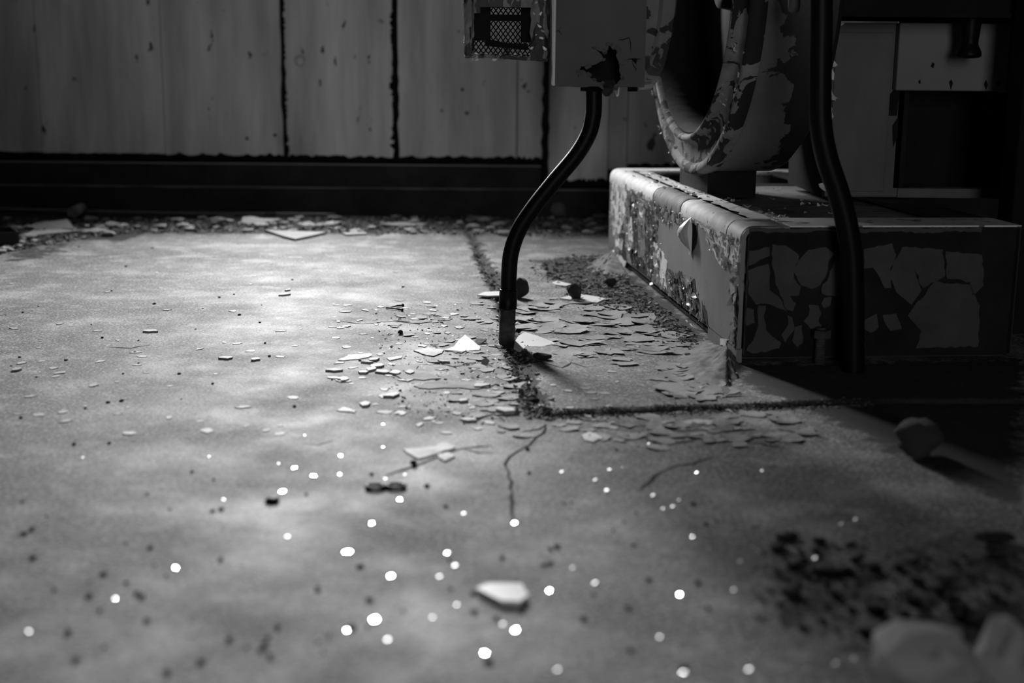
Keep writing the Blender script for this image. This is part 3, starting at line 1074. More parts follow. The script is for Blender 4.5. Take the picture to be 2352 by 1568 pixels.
def rough_bar(name, a, b, wx, wy, seed, m=None):
    n = 26
    vs = []
    t = (b - a).normalized()
    s1_ = Vector((1, 0, 0)) if abs(t.x) < .7 else Vector((0, 0, 1))
    s2_ = t.cross(s1_).normalized()
    for i in range(n + 1):
        p = a.lerp(b, i / n)
        for k in range(8):
            th = math.pi / 4 * k + math.pi / 8
            cxx = max(-1, min(1, math.cos(th) * 1.35))
            cyy = max(-1, min(1, math.sin(th) * 1.35))
            nn = 1 + .35 * noise.noise((i * .7 + seed, k * .9, seed))
            vs.append(p + s1_ * (cxx * wx * nn) + s2_ * (cyy * wy * nn))
    fs = [(i * 8 + k, i * 8 + (k + 1) % 8, i * 8 + 8 + (k + 1) % 8, i * 8 + 8 + k) for i in range(n) for k in range(8)]
    fs += [tuple(range(7, -1, -1)), tuple(n * 8 + k for k in range(8))]
    return mk(name, vs, fs, m or M['cage'], cage)


rough_bar('corner_post', Vector((-hw + .008, 0, .0)), Vector((-hw + .006, 0, hh)), .0085, .009, 1)
rough_bar('corner_post', Vector((hw - .015, 0, -.004)), Vector((hw - .013, 0, hh)), .016, .008, 2)
rough_bar('corner_post', Vector((-hw + .006, dp, .0)), Vector((-hw + .006, dp, hh)), .006, .006, 3)
rough_bar('corner_post', Vector((hw - .008, dp, .0)), Vector((hw - .008, dp, hh)), .007, .006, 4)
rough_bar('bottom_bar', Vector((-hw, 0, .002)), Vector((hw, 0, -.006)), .0035, .006, 5)
rough_bar('bottom_bar', Vector((-hw + .008, dp, .002)), Vector((hw, dp, .002)), .004, .004, 6)
rough_bar('bottom_bar', Vector((-hw + .004, 0, .0)), Vector((-hw + .004, dp, .002)), .005, .004, 7)
rough_bar('bottom_bar', Vector((hw - .012, 0, -.002)), Vector((hw - .012, dp, .002)), .008, .004, 8)


def lpx(x, y, Y):
    p = gy(x, y, Y) + co
    return p.x, p.z


xa, za = lpx(1085, 16, YG0)
xb, zb2 = lpx(1225, 128, YG0)
boxes('front_panel', [(-hw + .012, hw - .02, -.003, .003, za, hh), (xb - .002, hw - .015, -.002, .003, .0, za), (-hw + .012, xa + .014, -.002, .003, .075, za)], M['cage'], cage)
p1x, p1z = lpx(1127, 48, YG0 + .06)
p2x, p2z = lpx(1196, 34, YG0 + .06)
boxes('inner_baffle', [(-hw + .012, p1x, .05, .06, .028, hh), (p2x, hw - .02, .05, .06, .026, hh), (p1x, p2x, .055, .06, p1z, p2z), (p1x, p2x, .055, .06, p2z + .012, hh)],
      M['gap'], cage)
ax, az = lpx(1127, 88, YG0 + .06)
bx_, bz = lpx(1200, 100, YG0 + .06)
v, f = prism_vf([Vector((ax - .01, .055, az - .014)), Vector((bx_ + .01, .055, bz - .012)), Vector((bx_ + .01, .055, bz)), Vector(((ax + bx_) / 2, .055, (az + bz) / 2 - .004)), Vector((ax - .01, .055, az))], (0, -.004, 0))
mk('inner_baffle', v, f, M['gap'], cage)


def diamond(name, u0, u1, w0, w1, du, dw, fn, r):
    vs, fs = [], []
    sl = dw / du
    W, H_ = u1 - u0, w1 - w0
    for sg in (1, -1):
        c_ = -H_ / sl - W
        while c_ < W + H_ / sl:
            pts = []
            # line: u = c_ + t/sl*sg
            ua, ub = c_, c_ + H_ / sl * sg
            t0, t1 = 0.0, 1.0
            if abs(ub - ua) > 1e-9:
                ta, tb = (0 - ua) / (ub - ua), (W - ua) / (ub - ua)
                t0, t1 = max(0, min(ta, tb)), min(1, max(ta, tb))
            if t1 - t0 > .01:
                A = fn(u0 + ua + (ub - ua) * t0, w0 + H_ * t0)
                B = fn(u0 + ua + (ub - ua) * t1, w0 + H_ * t1)
                v, f = tube_vf([A, B], r, 5)
                k = len(vs)
                vs += v
                fs += [tuple(q + k for q in t) for t in f]
            c_ += du
    return mk(name, vs, fs, M['gap'], cage)


diamond('wire_mesh', -hw + .008, hw - .01, .0, hh, .0095, .0125, lambda u, w_: Vector((u, dp, w_)), .0012)
diamond('wire_mesh', -hw + .008, hw - .01, .0, dp, .016, .022, lambda u, w_: Vector((u, w_, .001)), .0011)
for i in range(46):
    side = i % 3
    s = random.uniform(.0015, .004)
    if side == 0:
        p = Vector((-hw - .001, random.uniform(-.006, .01), random.uniform(0, hh * .8)))
        mt = Matrix.Translation(p) @ Matrix.Rotation(-math.pi / 2 + random.uniform(-.8, .8), 4, 'Y')
    elif side == 1:
        p = Vector((random.uniform(-hw, hw), random.uniform(-.006, .006), random.uniform(-.008, .0)))
        mt = Matrix.Translation(p) @ Matrix.Rotation(math.pi / 2 + random.uniform(-.8, .8), 4, 'X')
    else:
        p = Vector((hw - random.uniform(.005, .03), -.009, random.uniform(0, hh * .6)))
        mt = Matrix.Translation(p) @ Matrix.Rotation(math.pi / 2 + random.uniform(-.5, .5), 4, 'X')
    link('paint_flake', FL[i % 14], None, cage, mt @ Matrix.Rotation(random.uniform(0, 6), 4, 'Z') @ Matrix.Scale(s, 4))

# ------------------------------------------------------------------ cabinet on the right of the base
YC = gz(1990, 456, .242).y


def cbx(px0, py0, px1, py1, Y, d):
    a_, b_ = gy(px0, py0, Y), gy(px1, py1, Y)
    return (a_.x, b_.x, Y, Y + d, min(a_.z, b_.z), max(a_.z, b_.z))


cab = thing('machine_cabinet', 'grey cabinet with a dark open bay standing on the base', 'cabinet')
k_ = cbx(1916, 52, 2066, 456, YC, .36)
k_ = (k_[0], k_[1], k_[2], k_[3], .2448, k_[5])
cab.location = (k_[0], YC, .2448)
cbo = Vector((-k_[0], -YC, -.2448))
loc = lambda b: (b[0] + cbo.x, b[1] + cbo.x, b[2] + cbo.y, b[3] + cbo.y, b[4] + cbo.z, b[5] + cbo.z)
boxes('side_column', [loc(k_)], M['cabinet'], cab, .004)
boxes('left_side_plate', [loc((k_[0] - .004, k_[0], k_[2] + .008, k_[3], k_[4], k_[5]))], M['gap'], cab)
q = cbx(1922, 74, 2030, 440, YC - .004, .004)
boxes('column_panel', [loc(q)], M['cabinet'], cab, .0015)
q = cbx(2068, 52, 2312, 210, YC - .03, .03)
boxes('upper_panel', [loc(q)], M['cabinet_up'], cab, .003)
q2 = cbx(2312, 56, 2420, 214, YC - .026, .026)
boxes('upper_panel', [loc(q2)], M['cabinet'], cab, .003)
q = cbx(2062, 432, 2300, 456, YC - .005, .05)
boxes('sill', [loc((q[0], q[1], q[2], q[3], .2448, q[5]))], M['cabinet'], cab, .002)
q = cbx(2066, 40, 2420, 456, YC + .16, .01)
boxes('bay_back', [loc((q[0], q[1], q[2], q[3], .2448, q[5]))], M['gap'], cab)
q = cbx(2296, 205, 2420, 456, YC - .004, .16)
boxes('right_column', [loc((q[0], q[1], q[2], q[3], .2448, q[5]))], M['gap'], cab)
q = cbx(2066, 205, 2074, 432, YC + .0, .05)
boxes('bay_frame', [loc(q)], M['rust'], cab)
sb2 = lambda pts, Y: [gy(1650 + x * .2985, y * .2985, Y) for x, y in pts]
for i, pts in enumerate(([(1300, 890), (1290, 830), (1310, 740), (1350, 690), (1395, 690), (1375, 890)], [(1370, 300), (1410, 240), (1410, 340), (1380, 330)],
                         [(1340, 970), (1385, 900), (1380, 1050), (1345, 1130)], [(1372, 360), (1405, 360), (1400, 425), (1378, 410)])):
    pl = [p + cbo for p in sb2(pts, YC - .003)]
    v, f = prism_vf([p for p in reversed(pl)], (0, -.002, 0))
    mk('rust_patch', v, f, M['gap'], cab)
for i, pts in enumerate(([(1635, 510), (1650, 478), (1664, 490), (1655, 525)], [(1776, 630), (1795, 612), (1805, 640), (1790, 690)], [(2045, 650), (2060, 615), (2075, 650), (2060, 690)],
                         [(2135, 635), (2165, 612), (2172, 655), (2150, 665)], [(1540, 625), (1555, 612), (1558, 640), (1545, 645)])):
    pl = [p + cbo for p in sb2(pts, YC - .032)]
    v, f = prism_vf([p for p in reversed(pl)], (0, -.002, 0))
    mk('rust_spot', v, f, M['gap'], cab)
for i in range(16):                       # flakes on the column's ragged edge
    pz = random.uniform(.01, .36)
    s = random.uniform(.005, .012)
    mt = Matrix.Translation((-.002, -.002, pz)) @ Matrix.Rotation(math.pi / 2 + random.uniform(-.4, .4), 4, 'X') @ Matrix.Rotation(random.uniform(0, 6), 4, 'Z') @ Matrix.Scale(s, 4)
    link('paint_flake', FL[i % 14], None, cab, mt)

duct = thing('overhead_duct', 'dark steel duct running over the grey cabinet', 'duct')
q = cbx(1930, -180, 2600, 44, YC - .16, .20)
duct.location = (q[0], q[2], q[4])
boxes('casing', [(0, q[1] - q[0], 0, .20, 0, q[5] - q[4])], M['gap'], duct, .006)
boxes('bottom_flange', [(0, q[1] - q[0], -.012, .21, 0, .008)], M['gap'], duct)
hc = gy(2226, 110, YC - .12)
prof = []
hk = spline([Vector((0, 0, .001)), Vector((0, .022, .004)), Vector((0, .024, .014)), Vector((0, .017, .03)), Vector((0, .0185, .05)), Vector((0, .021, .085))], 4)
v, f = lathe_vf([(p.z, max(.0005, p.y)) for p in hk] + [(.085, .0005)], 28)
hook = mk('hanging_bob', v, f, M['black'], None, True, Matrix.Translation((hc.x, hc.y, gy(2226, 136, YC - .12).z)) @ Matrix.Rotation(-math.pi / 2, 4, 'Y'))
tag(hook, 'black rounded weight hanging below the dark duct', 'weight')
pc = gy(1823, 30, 2.30)
v, f = tube_vf([Vector((0, 0, 0)), Vector((0, 0, .004)), Vector((0, 0, .012)), Vector((0, 0, .25))], [.004, .0095, .0105, .0085], 16)
peg = mk('hanging_rod', v, f, M['box'], None, True, Matrix.Translation(pc))
tag(peg, 'short grey rod hanging down in front of the round housing', 'rod')

post = thing('steel_upright', 'dark steel upright with a notched foot plate at the right end of the base', 'post')
q = cbx(2385, -200, 2600, 830, 2.52, .08)
post.location = (q[0], 2.52, 0)
boxes('column', [(0, q[1] - q[0], 0, .08, 0.004, 1.0)], M['gap'], post, .004)
fp = [gy(1700 + x * .4466, 500 + y * .4466, 2.50) for x, y in [(1262, 604), (1400, 604), (1380, 640), (1335, 655), (1312, 690), (1310, 740), (1322, 768), (1290, 765), (1262, 735)]]
v, f = prism_vf([p - Vector((q[0], 2.52, 0)) for p in reversed(fp)], (0, -.018, 0))
mk('foot_plate', v, f, M['cabinet'], post)


# ------------------------------------------------------------------ loose pieces
def zmax(pts):
    return max(zf(p.x, p.y) for p in pts)


def slab(name, label, cat, pts, m, th=.003, tilt=0.0, group=None, jg=.0, lift=.0):
    """traced flat piece lying (or leaning) on the floor where its lowest photo edge touches it"""
    yb = max(p[1] for p in pts)
    xb_ = [p[0] for p in pts if p[1] == yb][0]
    g0 = gz(xb_, yb)
    g0.z = zf(g0.x, g0.y) + th * .55 + lift
    n = Vector((0, -math.sin(tilt), math.cos(tilt)))
    w_ = [gplane(x, y, g0, n) for x, y in pts]
    if tilt == 0:
        zz = zmax(w_) + th + lift
        w_ = [gplane(x, y, Vector((0, 0, zz)), n) for x, y in pts]
    if jg:
        w_ = jag([p.to_tuple() for p in w_], jg * 3, jg, len(COL.objects))
        w_ = [Vector((p[0], p[1], p[2] if tilt else zz)) for p in w_] if tilt == 0 else [Vector(p) for p in w_]
    # outline counter-clockwise from above
    ar = sum(a_.x * b_.y - b_.x * a_.y for a_, b_ in zip(w_, w_[1:] + w_[:1]))
    if ar < 0:
        w_ = w_[::-1]
    c_ = sum(w_, Vector()) / len(w_)
    v, f = prism_vf([p - c_ for p in w_], n * th)
    o = mk(name, v, f, m, None, False, Matrix.Translation(c_))
    return tag(o, label, cat, group)


slab('broken_tile', 'white heart-shaped tile shard left of the conduit foot', 'tile shard',
     [(1021, 803), (1043, 795), (1052, 783), (1068, 768), (1086, 782), (1103, 796), (1101, 803), (1060, 806)], M['tile'], .005, .10)
slab('broken_tile', 'white pointed tile shard leaning beside the foot of the conduit', 'tile shard',
     [(1180, 796), (1182, 784), (1192, 770), (1206, 762), (1235, 771), (1279, 788), (1240, 796), (1196, 805)], M['tile'], .005, .08)
slab('broken_tile', 'pale tile shard in the gritty floor joint', 'tile shard', [(1213, 880), (1220, 868), (1232, 860), (1258, 861), (1256, 873), (1232, 877)], M['tile'], .004, .05)
slab('broken_tile', 'flat white tile shard under the round stone', 'tile shard', [(1285, 684), (1330, 674), (1392, 684), (1372, 694), (1330, 690)], M['tile'], .003)
slab('broken_tile', 'long white tile strip behind the conduit coupling', 'tile shard', [(1096, 677), (1112, 670), (1147, 668), (1200, 669), (1198, 676), (1120, 679)], M['tile'], .003)
slab('broken_tile', 'pale tile sliver beyond the round stone', 'tile shard', [(1268, 648), (1280, 644), (1313, 652), (1300, 656), (1275, 653)], M['tile'], .003)
slab('paint_sheet', 'ragged white paint sheet shaped like an oak leaf', 'paint sheet',
     [(926, 1030), (950, 1028), (975, 1026), (1000, 1024), (1012, 1016), (1022, 1014), (1046, 1026), (1020, 1034), (1005, 1040), (985, 1046), (962, 1052), (945, 1044), (935, 1038)], M['light_paint'], .002, jg=.003)
slab('paint_sheet', 'grey ragged paint sheet beside the leaf-shaped one', 'paint sheet', [(1005, 1042), (1030, 1038), (1045, 1046), (1022, 1058), (1008, 1050)], M['curl'], .002, jg=.003)
slab('glass_slab', 'thick pale glass slab out of focus on the foreground floor', 'glass piece', [(1094, 1350), (1120, 1338), (1198, 1338), (1214, 1366), (1195, 1380), (1150, 1378)], M['tile'], .011, -.02)
slab('paint_sheet', 'long pale paint sheet on the open floor near small square chips', 'paint sheet', [(776, 826), (800, 814), (850, 811), (854, 816), (832, 822), (790, 827)], M['light_paint'], .0015, jg=.003)
slab('paint_sheet', 'narrow white paint strip beside the square chips', 'paint sheet', [(888, 821), (905, 819), (924, 817), (922, 821), (895, 827)], M['light_paint'], .002)
slab('paint_sheet', 'bent white paint scrap lying alone on the floor', 'paint sheet', [(773, 941), (790, 934), (806, 938), (818, 942), (816, 947), (796, 944), (780, 943)], M['light_paint'], .0015, jg=.002)
slab('paint_sheet', 'broad pale paint sheet under the cluster of chips', 'paint sheet', [(898, 842), (925, 836), (957, 835), (956, 848), (985, 856), (1012, 868), (975, 872), (950, 870), (935, 876), (915, 864), (903, 852)], M['plaster'], .0015, jg=.004)
slab('paint_sheet', 'pale ragged paint sheet in the middle of the chip cluster', 'paint sheet', [(950, 885), (1010, 872), (1080, 875), (1140, 880), (1100, 892), (1040, 890), (985, 892)], M['plaster'], .0015, jg=.004)
slab('paint_sheet', 'large grey paint sheet with a ragged front edge left of the heart-shaped shard', 'paint sheet', [(950, 804), (985, 797), (1020, 803), (1015, 810), (995, 817), (970, 812)], M['curl'], .002, jg=.003)
slab('paint_sheet', 'pale curled scrap with dark underside at the cross joint', 'paint sheet', [(1560, 968), (1600, 962), (1635, 964), (1638, 973), (1620, 975), (1580, 972)], M['tile'], .0015, .06)
slab('paint_sheet', 'dark flap of paint turned up beside the pale scrap at the joint', 'paint sheet', [(1632, 984), (1660, 975), (1685, 980), (1684, 988), (1650, 990)], M['curl'], .003, .1)
slab('paint_sheet', 'square pale paint scrap in front of the cross joint', 'paint sheet', [(1335, 1000), (1352, 991), (1368, 995), (1386, 1004), (1362, 1013), (1345, 1010)], M['light_paint'], .002, jg=.002)
slab('glass_strip', 'long pale strip lying left of the gritty joint', 'glass piece', [(1139, 938), (1145, 933), (1178, 936), (1184, 942), (1160, 944)], M['chip'], .006)
slab('broken_tile', 'small pale shard leaning behind the heart-shaped one', 'tile shard', [(1090, 788), (1094, 777), (1118, 778), (1108, 786), (1100, 791)], M['plaster'], .003, .35)
slab('broken_tile', 'small upright pale shard in front of the heart-shaped one', 'tile shard', [(1105, 836), (1106, 826), (1116, 820), (1124, 827), (1116, 838)], M['plaster'], .004, .7)
slab('broken_tile', 'low pale shard lying below the small upright one', 'tile shard', [(1076, 843), (1095, 834), (1106, 836), (1120, 842), (1100, 845)], M['plaster'], .004, .05)
# by the wall
slab('board_piece', 'grey trapezoid board leaning in the rubble by the wall', 'board', [(68, 527), (77, 513), (155, 503), (171, 524), (120, 527)], M['board'], .008, .32)
slab('board_piece', 'long narrow grey board in front of the trapezoid one', 'board', [(56, 538), (75, 529), (130, 526), (192, 528), (130, 534), (82, 539)], M['board'], .008)
slab('board_piece', 'small flat board scrap beside the long narrow board', 'board', [(193, 529), (222, 522), (252, 527), (228, 530), (198, 532)], M['board'], .006)
slab('board_piece', 'thin board scrap behind the small flat scrap by the wall', 'board', [(218, 518), (245, 513), (282, 516), (285, 520), (232, 522)], M['board'], .005)
slab('board_piece', 'pale triangular board at the edge of the rubble strip', 'board', [(608, 527), (640, 529), (700, 531), (750, 532), (722, 539), (678, 548), (650, 541)], M['board'], .008)
slab('board_piece', 'crumpled grey sheet tapering to a point near the wall rod', 'board', [(543, 513), (555, 508), (557, 498), (575, 496), (600, 501), (650, 503), (600, 510), (562, 514)], M['board'], .006, .25)
slab('board_piece', 'flat grey board scrap between the rubble and the open floor', 'board', [(870, 513), (930, 509), (985, 513), (950, 518), (905, 517)], M['board'], .006)
slab('board_piece', 'pale thin board scrap next to the pale triangular board', 'board', [(785, 534), (840, 533), (842, 536), (795, 538)], M['board'], .006)
slab('board_piece', 'small pointed board scrap below the rod end', 'board', [(680, 513), (712, 508), (728, 517), (700, 518)], M['board'], .006, .1)

# dark tray at the left
tc_ = gz(-30, 562)
tray = thing('metal_tray', 'dark open metal tray in the rubble', 'tray', Matrix.Translation((tc_.x, tc_.y, .0)) @ Matrix.Rotation(.5, 4, 'Z'))
boxes('tray_bottom', [(-.10, .08, -.06, .08, .0, .003)], M['dark_steel'], tray)
for b in ((-.10, .08, -.06, -.057, .003, .04), (-.10, .08, .077, .08, .003, .04), (-.10, -.097, -.057, .077, .003, .04), (.077, .08, -.057, .077, .003, .04)):
    boxes('tray_side', [b], M['dark_steel'], tray)

# rolled-up sheet
rc = gz(170, 503)
vs, fs = [], []
K = 60
for i in range(K + 1):
    th = i / K * 5.2 * math.pi
    r = .004 + .0155 * i / K
    for yy in (0, .13):
        for dr in (0, .0022):
            vs.append(((r + dr) * math.cos(th), yy, (r + dr) * math.sin(th)))
for i in range(K):
    a_ = i * 4
    fs += [(a_, a_ + 4, a_ + 5 + 1, a_ + 2)] if False else [(a_, a_ + 2, a_ + 6, a_ + 4), (a_ + 1, a_ + 5, a_ + 7, a_ + 3), (a_, a_ + 4, a_ + 5, a_ + 1), (a_ + 2, a_ + 3, a_ + 7, a_ + 6)]
fs += [(0, 1, 3, 2), (K * 4, K * 4 + 2, K * 4 + 3, K * 4 + 1)]
roll = mk('rolled_sheet', vs, fs, M['board'], None, True, Matrix.Translation((rc.x, rc.y, .0218)) @ Matrix.Rotation(.10, 4, 'Z'))
tag(roll, 'small rolled-up sheet lying against the wall rod', 'roll')
# rod along the wall
rp = [gy(x, y, 4.56) for x, y in ((-420, 470), (0, 479), (160, 484), (420, 489), (600, 491), (772, 494))]
rp = [Vector((p.x, p.y, max(.0062, p.z))) for p in rp]
v, f = tube_vf(spline(rp, 4), .006, 10)
tag(mk('long_rod', v, f, M['metal_rod'], None, True), 'long thin rod lying along the foot of the wall', 'rod')
tc2 = gz(518, 497)
path = [Vector((.026 * math.cos(t), .026 * math.sin(t), 0)) for t in np.linspace(0, 2 * math.pi, 33)]
v, f = tube_vf(path, .0028, 8, False)
tag(mk('metal_ring', v, f, M['metal_rod'], None, True, Matrix.Translation((tc2.x, tc2.y, .0035))), 'thin round ring lying by the long rod', 'ring')


# stones
def rock_mesh(name, seed, m, sub=2, rough_=.35, squash=(1, 1, .8)):
    import bmesh
    bm = bmesh.new()
    bmesh.ops.create_icosphere(bm, subdivisions=sub, radius=1)
    o_ = Vector((seed * 3.1, seed * 1.7, seed * .9))
    for v_ in bm.verts:
        d = 1 + rough_ * noise.noise(v_.co * 1.1 + o_) + rough_ * .4 * noise.noise(v_.co * 3.2 + o_)
        v_.co = Vector((v_.co.x * d * squash[0], v_.co.y * d * squash[1], v_.co.z * d * squash[2]))
    zmin = min(v_.co.z for v_ in bm.verts)
    for v_ in bm.verts:
        v_.co.z -= zmin * .96
    me = bpy.data.meshes.new(name)
    bm.to_mesh(me)
    bm.free()
    me.materials.append(m)
    return me


def stone(px, py, r, m, label, seed, sub=3, squash=(1, 1, .85), name='stone', smooth=True, rough_=.35, rz=0):
    p = gz(px, py)
    me = rock_mesh(name, seed, m, sub, rough_, squash)
    if smooth:
        me.shade_smooth()
    p.y += r * .5
    o_ = link(name, me, None, None, Matrix.Translation((p.x, p.y, zf(p.x, p.y))) @ Matrix.Rotation(rz, 4, 'Z') @ Matrix.Scale(r, 4))
    return tag(o_, label, 'stone')


stone(1197, 690, .019, M['dark_stone'], 'dark pointed stone behind the conduit', 3, squash=(.8, .9, 1.25))
stone(1319, 693, .0165, M['dark_stone'], 'round dark stone on a white shard', 5, squash=(1, .9, 1.05))
stone(1402, 663, .0125, M['dark_stone'], 'small dark stone near the far foot of the base', 9, squash=(1, 1, .85))
stone(2112, 1050, .030, M['dark_stone'], 'large rough stone lying in the black shade of the base', 12, rough_=.5)
stone(2140, 1610, .034, M['pale_stone'], 'big blurred pale stone at the dark patch of rubble', 15, squash=(1.35, 1, .85), sub=2, rough_=.7, smooth=False)
stone(2320, 1600, .026, M['pale_stone'], 'blurred grey stone next to the big pale one', 17, squash=(.9, 1, 1), sub=2, rough_=.7, smooth=False)
stone(920, 768, .0052, M['dark_stone'], 'tiny dark cube-like stone on the open floor', 21, sub=2, smooth=False)
stone(500, 522, .026, M['stone'], 'pale wedge stone in the rubble strip by the ring', 23, squash=(1.1, 1, .62), sub=2, smooth=False)
stone(1282, 500, .026, M['stone'], 'pale angular stone at the wall right of the conduit', 27, squash=(1, .8, 1.1), sub=2, smooth=False)
stone(948, 492, .028, M['stone'], 'flat grey stone at the plinth', 31, squash=(1.3, 1, .5), sub=2, smooth=False)
stone(925, 493, .014, M['stone'], 'small grey stone beside the flat stone at the plinth', 33, sub=2, smooth=False)
stone(1105, 494, .020, M['stone'], 'grey stone at the plinth behind the conduit bend', 35, squash=(1.2, 1, .7), sub=2, smooth=False)
stone(1078, 488, .022, M['dark_stone'], 'dark stone at the plinth left of the grey one', 36, squash=(1.3, 1, .6), sub=2, smooth=False)
stone(1385, 505, .024, M['stone'], 'low pale stone behind the far corner of the base', 38, squash=(1.4, 1, .4), sub=2, smooth=False)
stone(767, 508, .022, M['stone'], 'small wedge stone at the end of the long rod', 39, squash=(1.3, 1, .45), sub=2, smooth=False)
stone(620, 497, .016, M['dark_stone'], 'dark stone between rod and crumpled sheet', 41, squash=(1.3, 1, .5), sub=2, smooth=False)
stone(1245, 832, .011, M['dirt'], 'black dirt lump in the shadow of the conduit foot', 44, squash=(1.6, 1, .55), sub=2, smooth=False)
stone(1225, 914, .007, M['dirt'], 'black pebble set in the gritty joint', 45, squash=(1.5, 1, .6), sub=2, smooth=False)
stone(2285, 1250, .011, M['dirt'], 'long black lump near the shadow edge', 46, squash=(2.2, 1, .6), sub=2, smooth=False)
stone(625, 1155, .0055, M['black'], 'small black bead-like lump on the open floor', 47, squash=(1.7, 1, .6), sub=2)
stone(950, 1070, .0048, M['dirt'], 'black pebble on the thin crack', 48, sub=2, smooth=False)

# nails and a black link
for px, py, rz, ln, lab in ((905, 712, -.6, .022, 'bent black nail near a dark dot of dirt'), (912, 706, .9, .018, 'second black nail crossing the bent one')):
    p = gz(px, py)
    v, f = tube_vf([Vector((-ln, 0, 0)), Vector((0, .002, .001)), Vector((ln, 0, 0))], .0018, 8)
    nail = mk('nail', v, f, M['black'], None, True, Matrix.Translation((p.x, p.y, .0026)) @ Matrix.Rotation(rz, 4, 'Z'))
    tag(nail, lab, 'nail')
    v, f = lathe_vf([(ln, .0005), (ln, .0036), (ln + .0012, .0036), (ln + .0012, .0005)], 10)
    mk('nail_head', v, f, M['black'], nail)
p = gz(886, 1121)
lk = thing('chain_link', 'black metal link lying on the pale worn floor', 'link', Matrix.Translation((p.x, p.y, .003)) @ Matrix.Rotation(.12, 4, 'Z'))
for sx in (-1, 1):
    path = [Vector((sx * .0125 + .011 * math.cos(t), .009 * math.sin(t), 0)) for t in np.linspace(0, 2 * math.pi, 21)]
    v, f = tube_vf(path, .0026, 8, False)
    mk('loop', v, f, M['black'], lk, True)

LAND = [(gz(1163, 790), 'beside the conduit foot'), (gz(1062, 800), 'by the heart-shaped shard'), (gz(1660, 880), 'by the near grout mound'), (gz(1400, 620), 'by the far grout mound'),
        (gz(1320, 692), 'near the round dark stone'), (gz(1254, 955), 'where the two joints meet'), (gz(1600, 970), 'by the pale scrap at the joint'), (gz(886, 1120), 'near the black metal link'),
        (gz(1160, 1370), 'near the thick glass slab'), (gz(985, 1040), 'near the leaf-shaped sheet'), (gz(680, 540), 'near the pale triangular board'), (gz(170, 500), 'near the rolled-up sheet'),
        (gz(110, 530), 'near the long narrow board'), (gz(500, 520), 'near the wedge stone'), (gz(10, 560), 'near the dark tray'), (gz(948, 492), 'near the flat stone at the plinth'),
        (gz(2140, 1540), 'near the big pale stone'), (gz(2285, 1250), 'near the long black lump'), (gz(908, 710), 'near the black nails'), (gz(625, 1155), 'near the small black bead'),
        (gz(800, 940), 'near the bent white scrap'), (gz(1240, 870), 'near the shard in the joint'), (gz(1282, 500), 'near the angular stone at the wall'), (gz(590, 505), 'near the crumpled sheet'),
        (gz(1480, 780), 'along the middle of the left rail'), (gz(1050, 880), 'on the pale sheet in the cluster'), (gz(1360, 1002), 'near the square pale scrap'), (gz(1820, 990), 'by the edge of the black shade')]


def near(x, y):
    return min(LAND, key=lambda l: (l[0].x - x) ** 2 + (l[0].y - y) ** 2)[1]


def sized(s, a_, b_):
    t = (s - a_) / (b_ - a_)
    return 'tiny' if t < .25 else 'small' if t < .6 else 'larger'


# ------------------------------------------------------------------ paint flakes and chips on the floor
CU = flake_meshes('curled_flake', M['curl'], 16, 90, n=13, elong=1.35, curl=.34, rmin=.5)
CUZ = [([(1185, 690), (1300, 690), (1420, 690), (1500, 740), (1600, 800), (1560, 870), (1450, 850), (1330, 830), (1200, 760)], 110, .016, .05,
        'curled grey paint flake on the raised pad between conduit and base', 'curled flakes on the machine pad'),
       ([(1480, 840), (1600, 830), (1640, 880), (1690, 910), (1600, 925), (1500, 900)], 26, .018, .042,
        'large curled paint flake in front of the near grout mound', 'large flakes by the grout mound'),
       ([(1280, 965), (1500, 955), (1800, 945), (1880, 990), (1800, 1030), (1500, 1030), (1290, 1000)], 56, .012, .03,
        'curled grey paint flake in front of the cross joint', 'curled flakes before the cross joint'),
       ([(900, 700), (1150, 690), (1160, 800), (1190, 900), (1210, 1010), (1100, 980), (1000, 860), (900, 760)], 70, .010, .028,
        'grey paint flake on the floor left of the long joint', 'grey flakes left of the joint')]


def lay(name, me, x, y, s, label, cat, group, tilt=.0, sz=None, dz=.0):
    z = zf(x, y)
    o_ = link(name, me, None, None, Matrix.Translation((x, y, z + dz)) @ Matrix.Rotation(random.uniform(0, 6.3), 4, 'Z')
              @ Matrix.Rotation(random.gauss(0, tilt), 4, 'X') @ Matrix.Diagonal((s, s, sz or s, 1)))
    return tag(o_, label, cat, group)


for poly, cnt, a_, b_, lab, grp in CUZ:
    for i in range(cnt):
        p = gz(*rand_in(poly))
        s = random.uniform(a_, b_)
        lay('curled_flake', CU[random.randrange(16)], p.x, p.y, s * .72, '%s curled grey paint flake %s' % (sized(s, a_, b_), near(p.x, p.y)), 'paint flake', 'curled grey paint flakes on the floor', .05, dz=.0012)


def chip_mesh(name, seed, m, th):
    rs = random.Random(seed)
    n = rs.choice((4, 5, 6, 7, 9))
    pts = []
    for k in range(n):
        t = 2 * math.pi * (k + rs.uniform(-.3, .3)) / n
        r = rs.uniform(.5, 1)
        pts.append(Vector((r * math.cos(t) * 1.4, r * math.sin(t), th)))
    v, f = prism_vf(pts, (0, 0, th))
    me = bpy.data.meshes.new(name)
    me.from_pydata([tuple(q_) for q_ in v], [], f)
    me.materials.append(m)
    return me


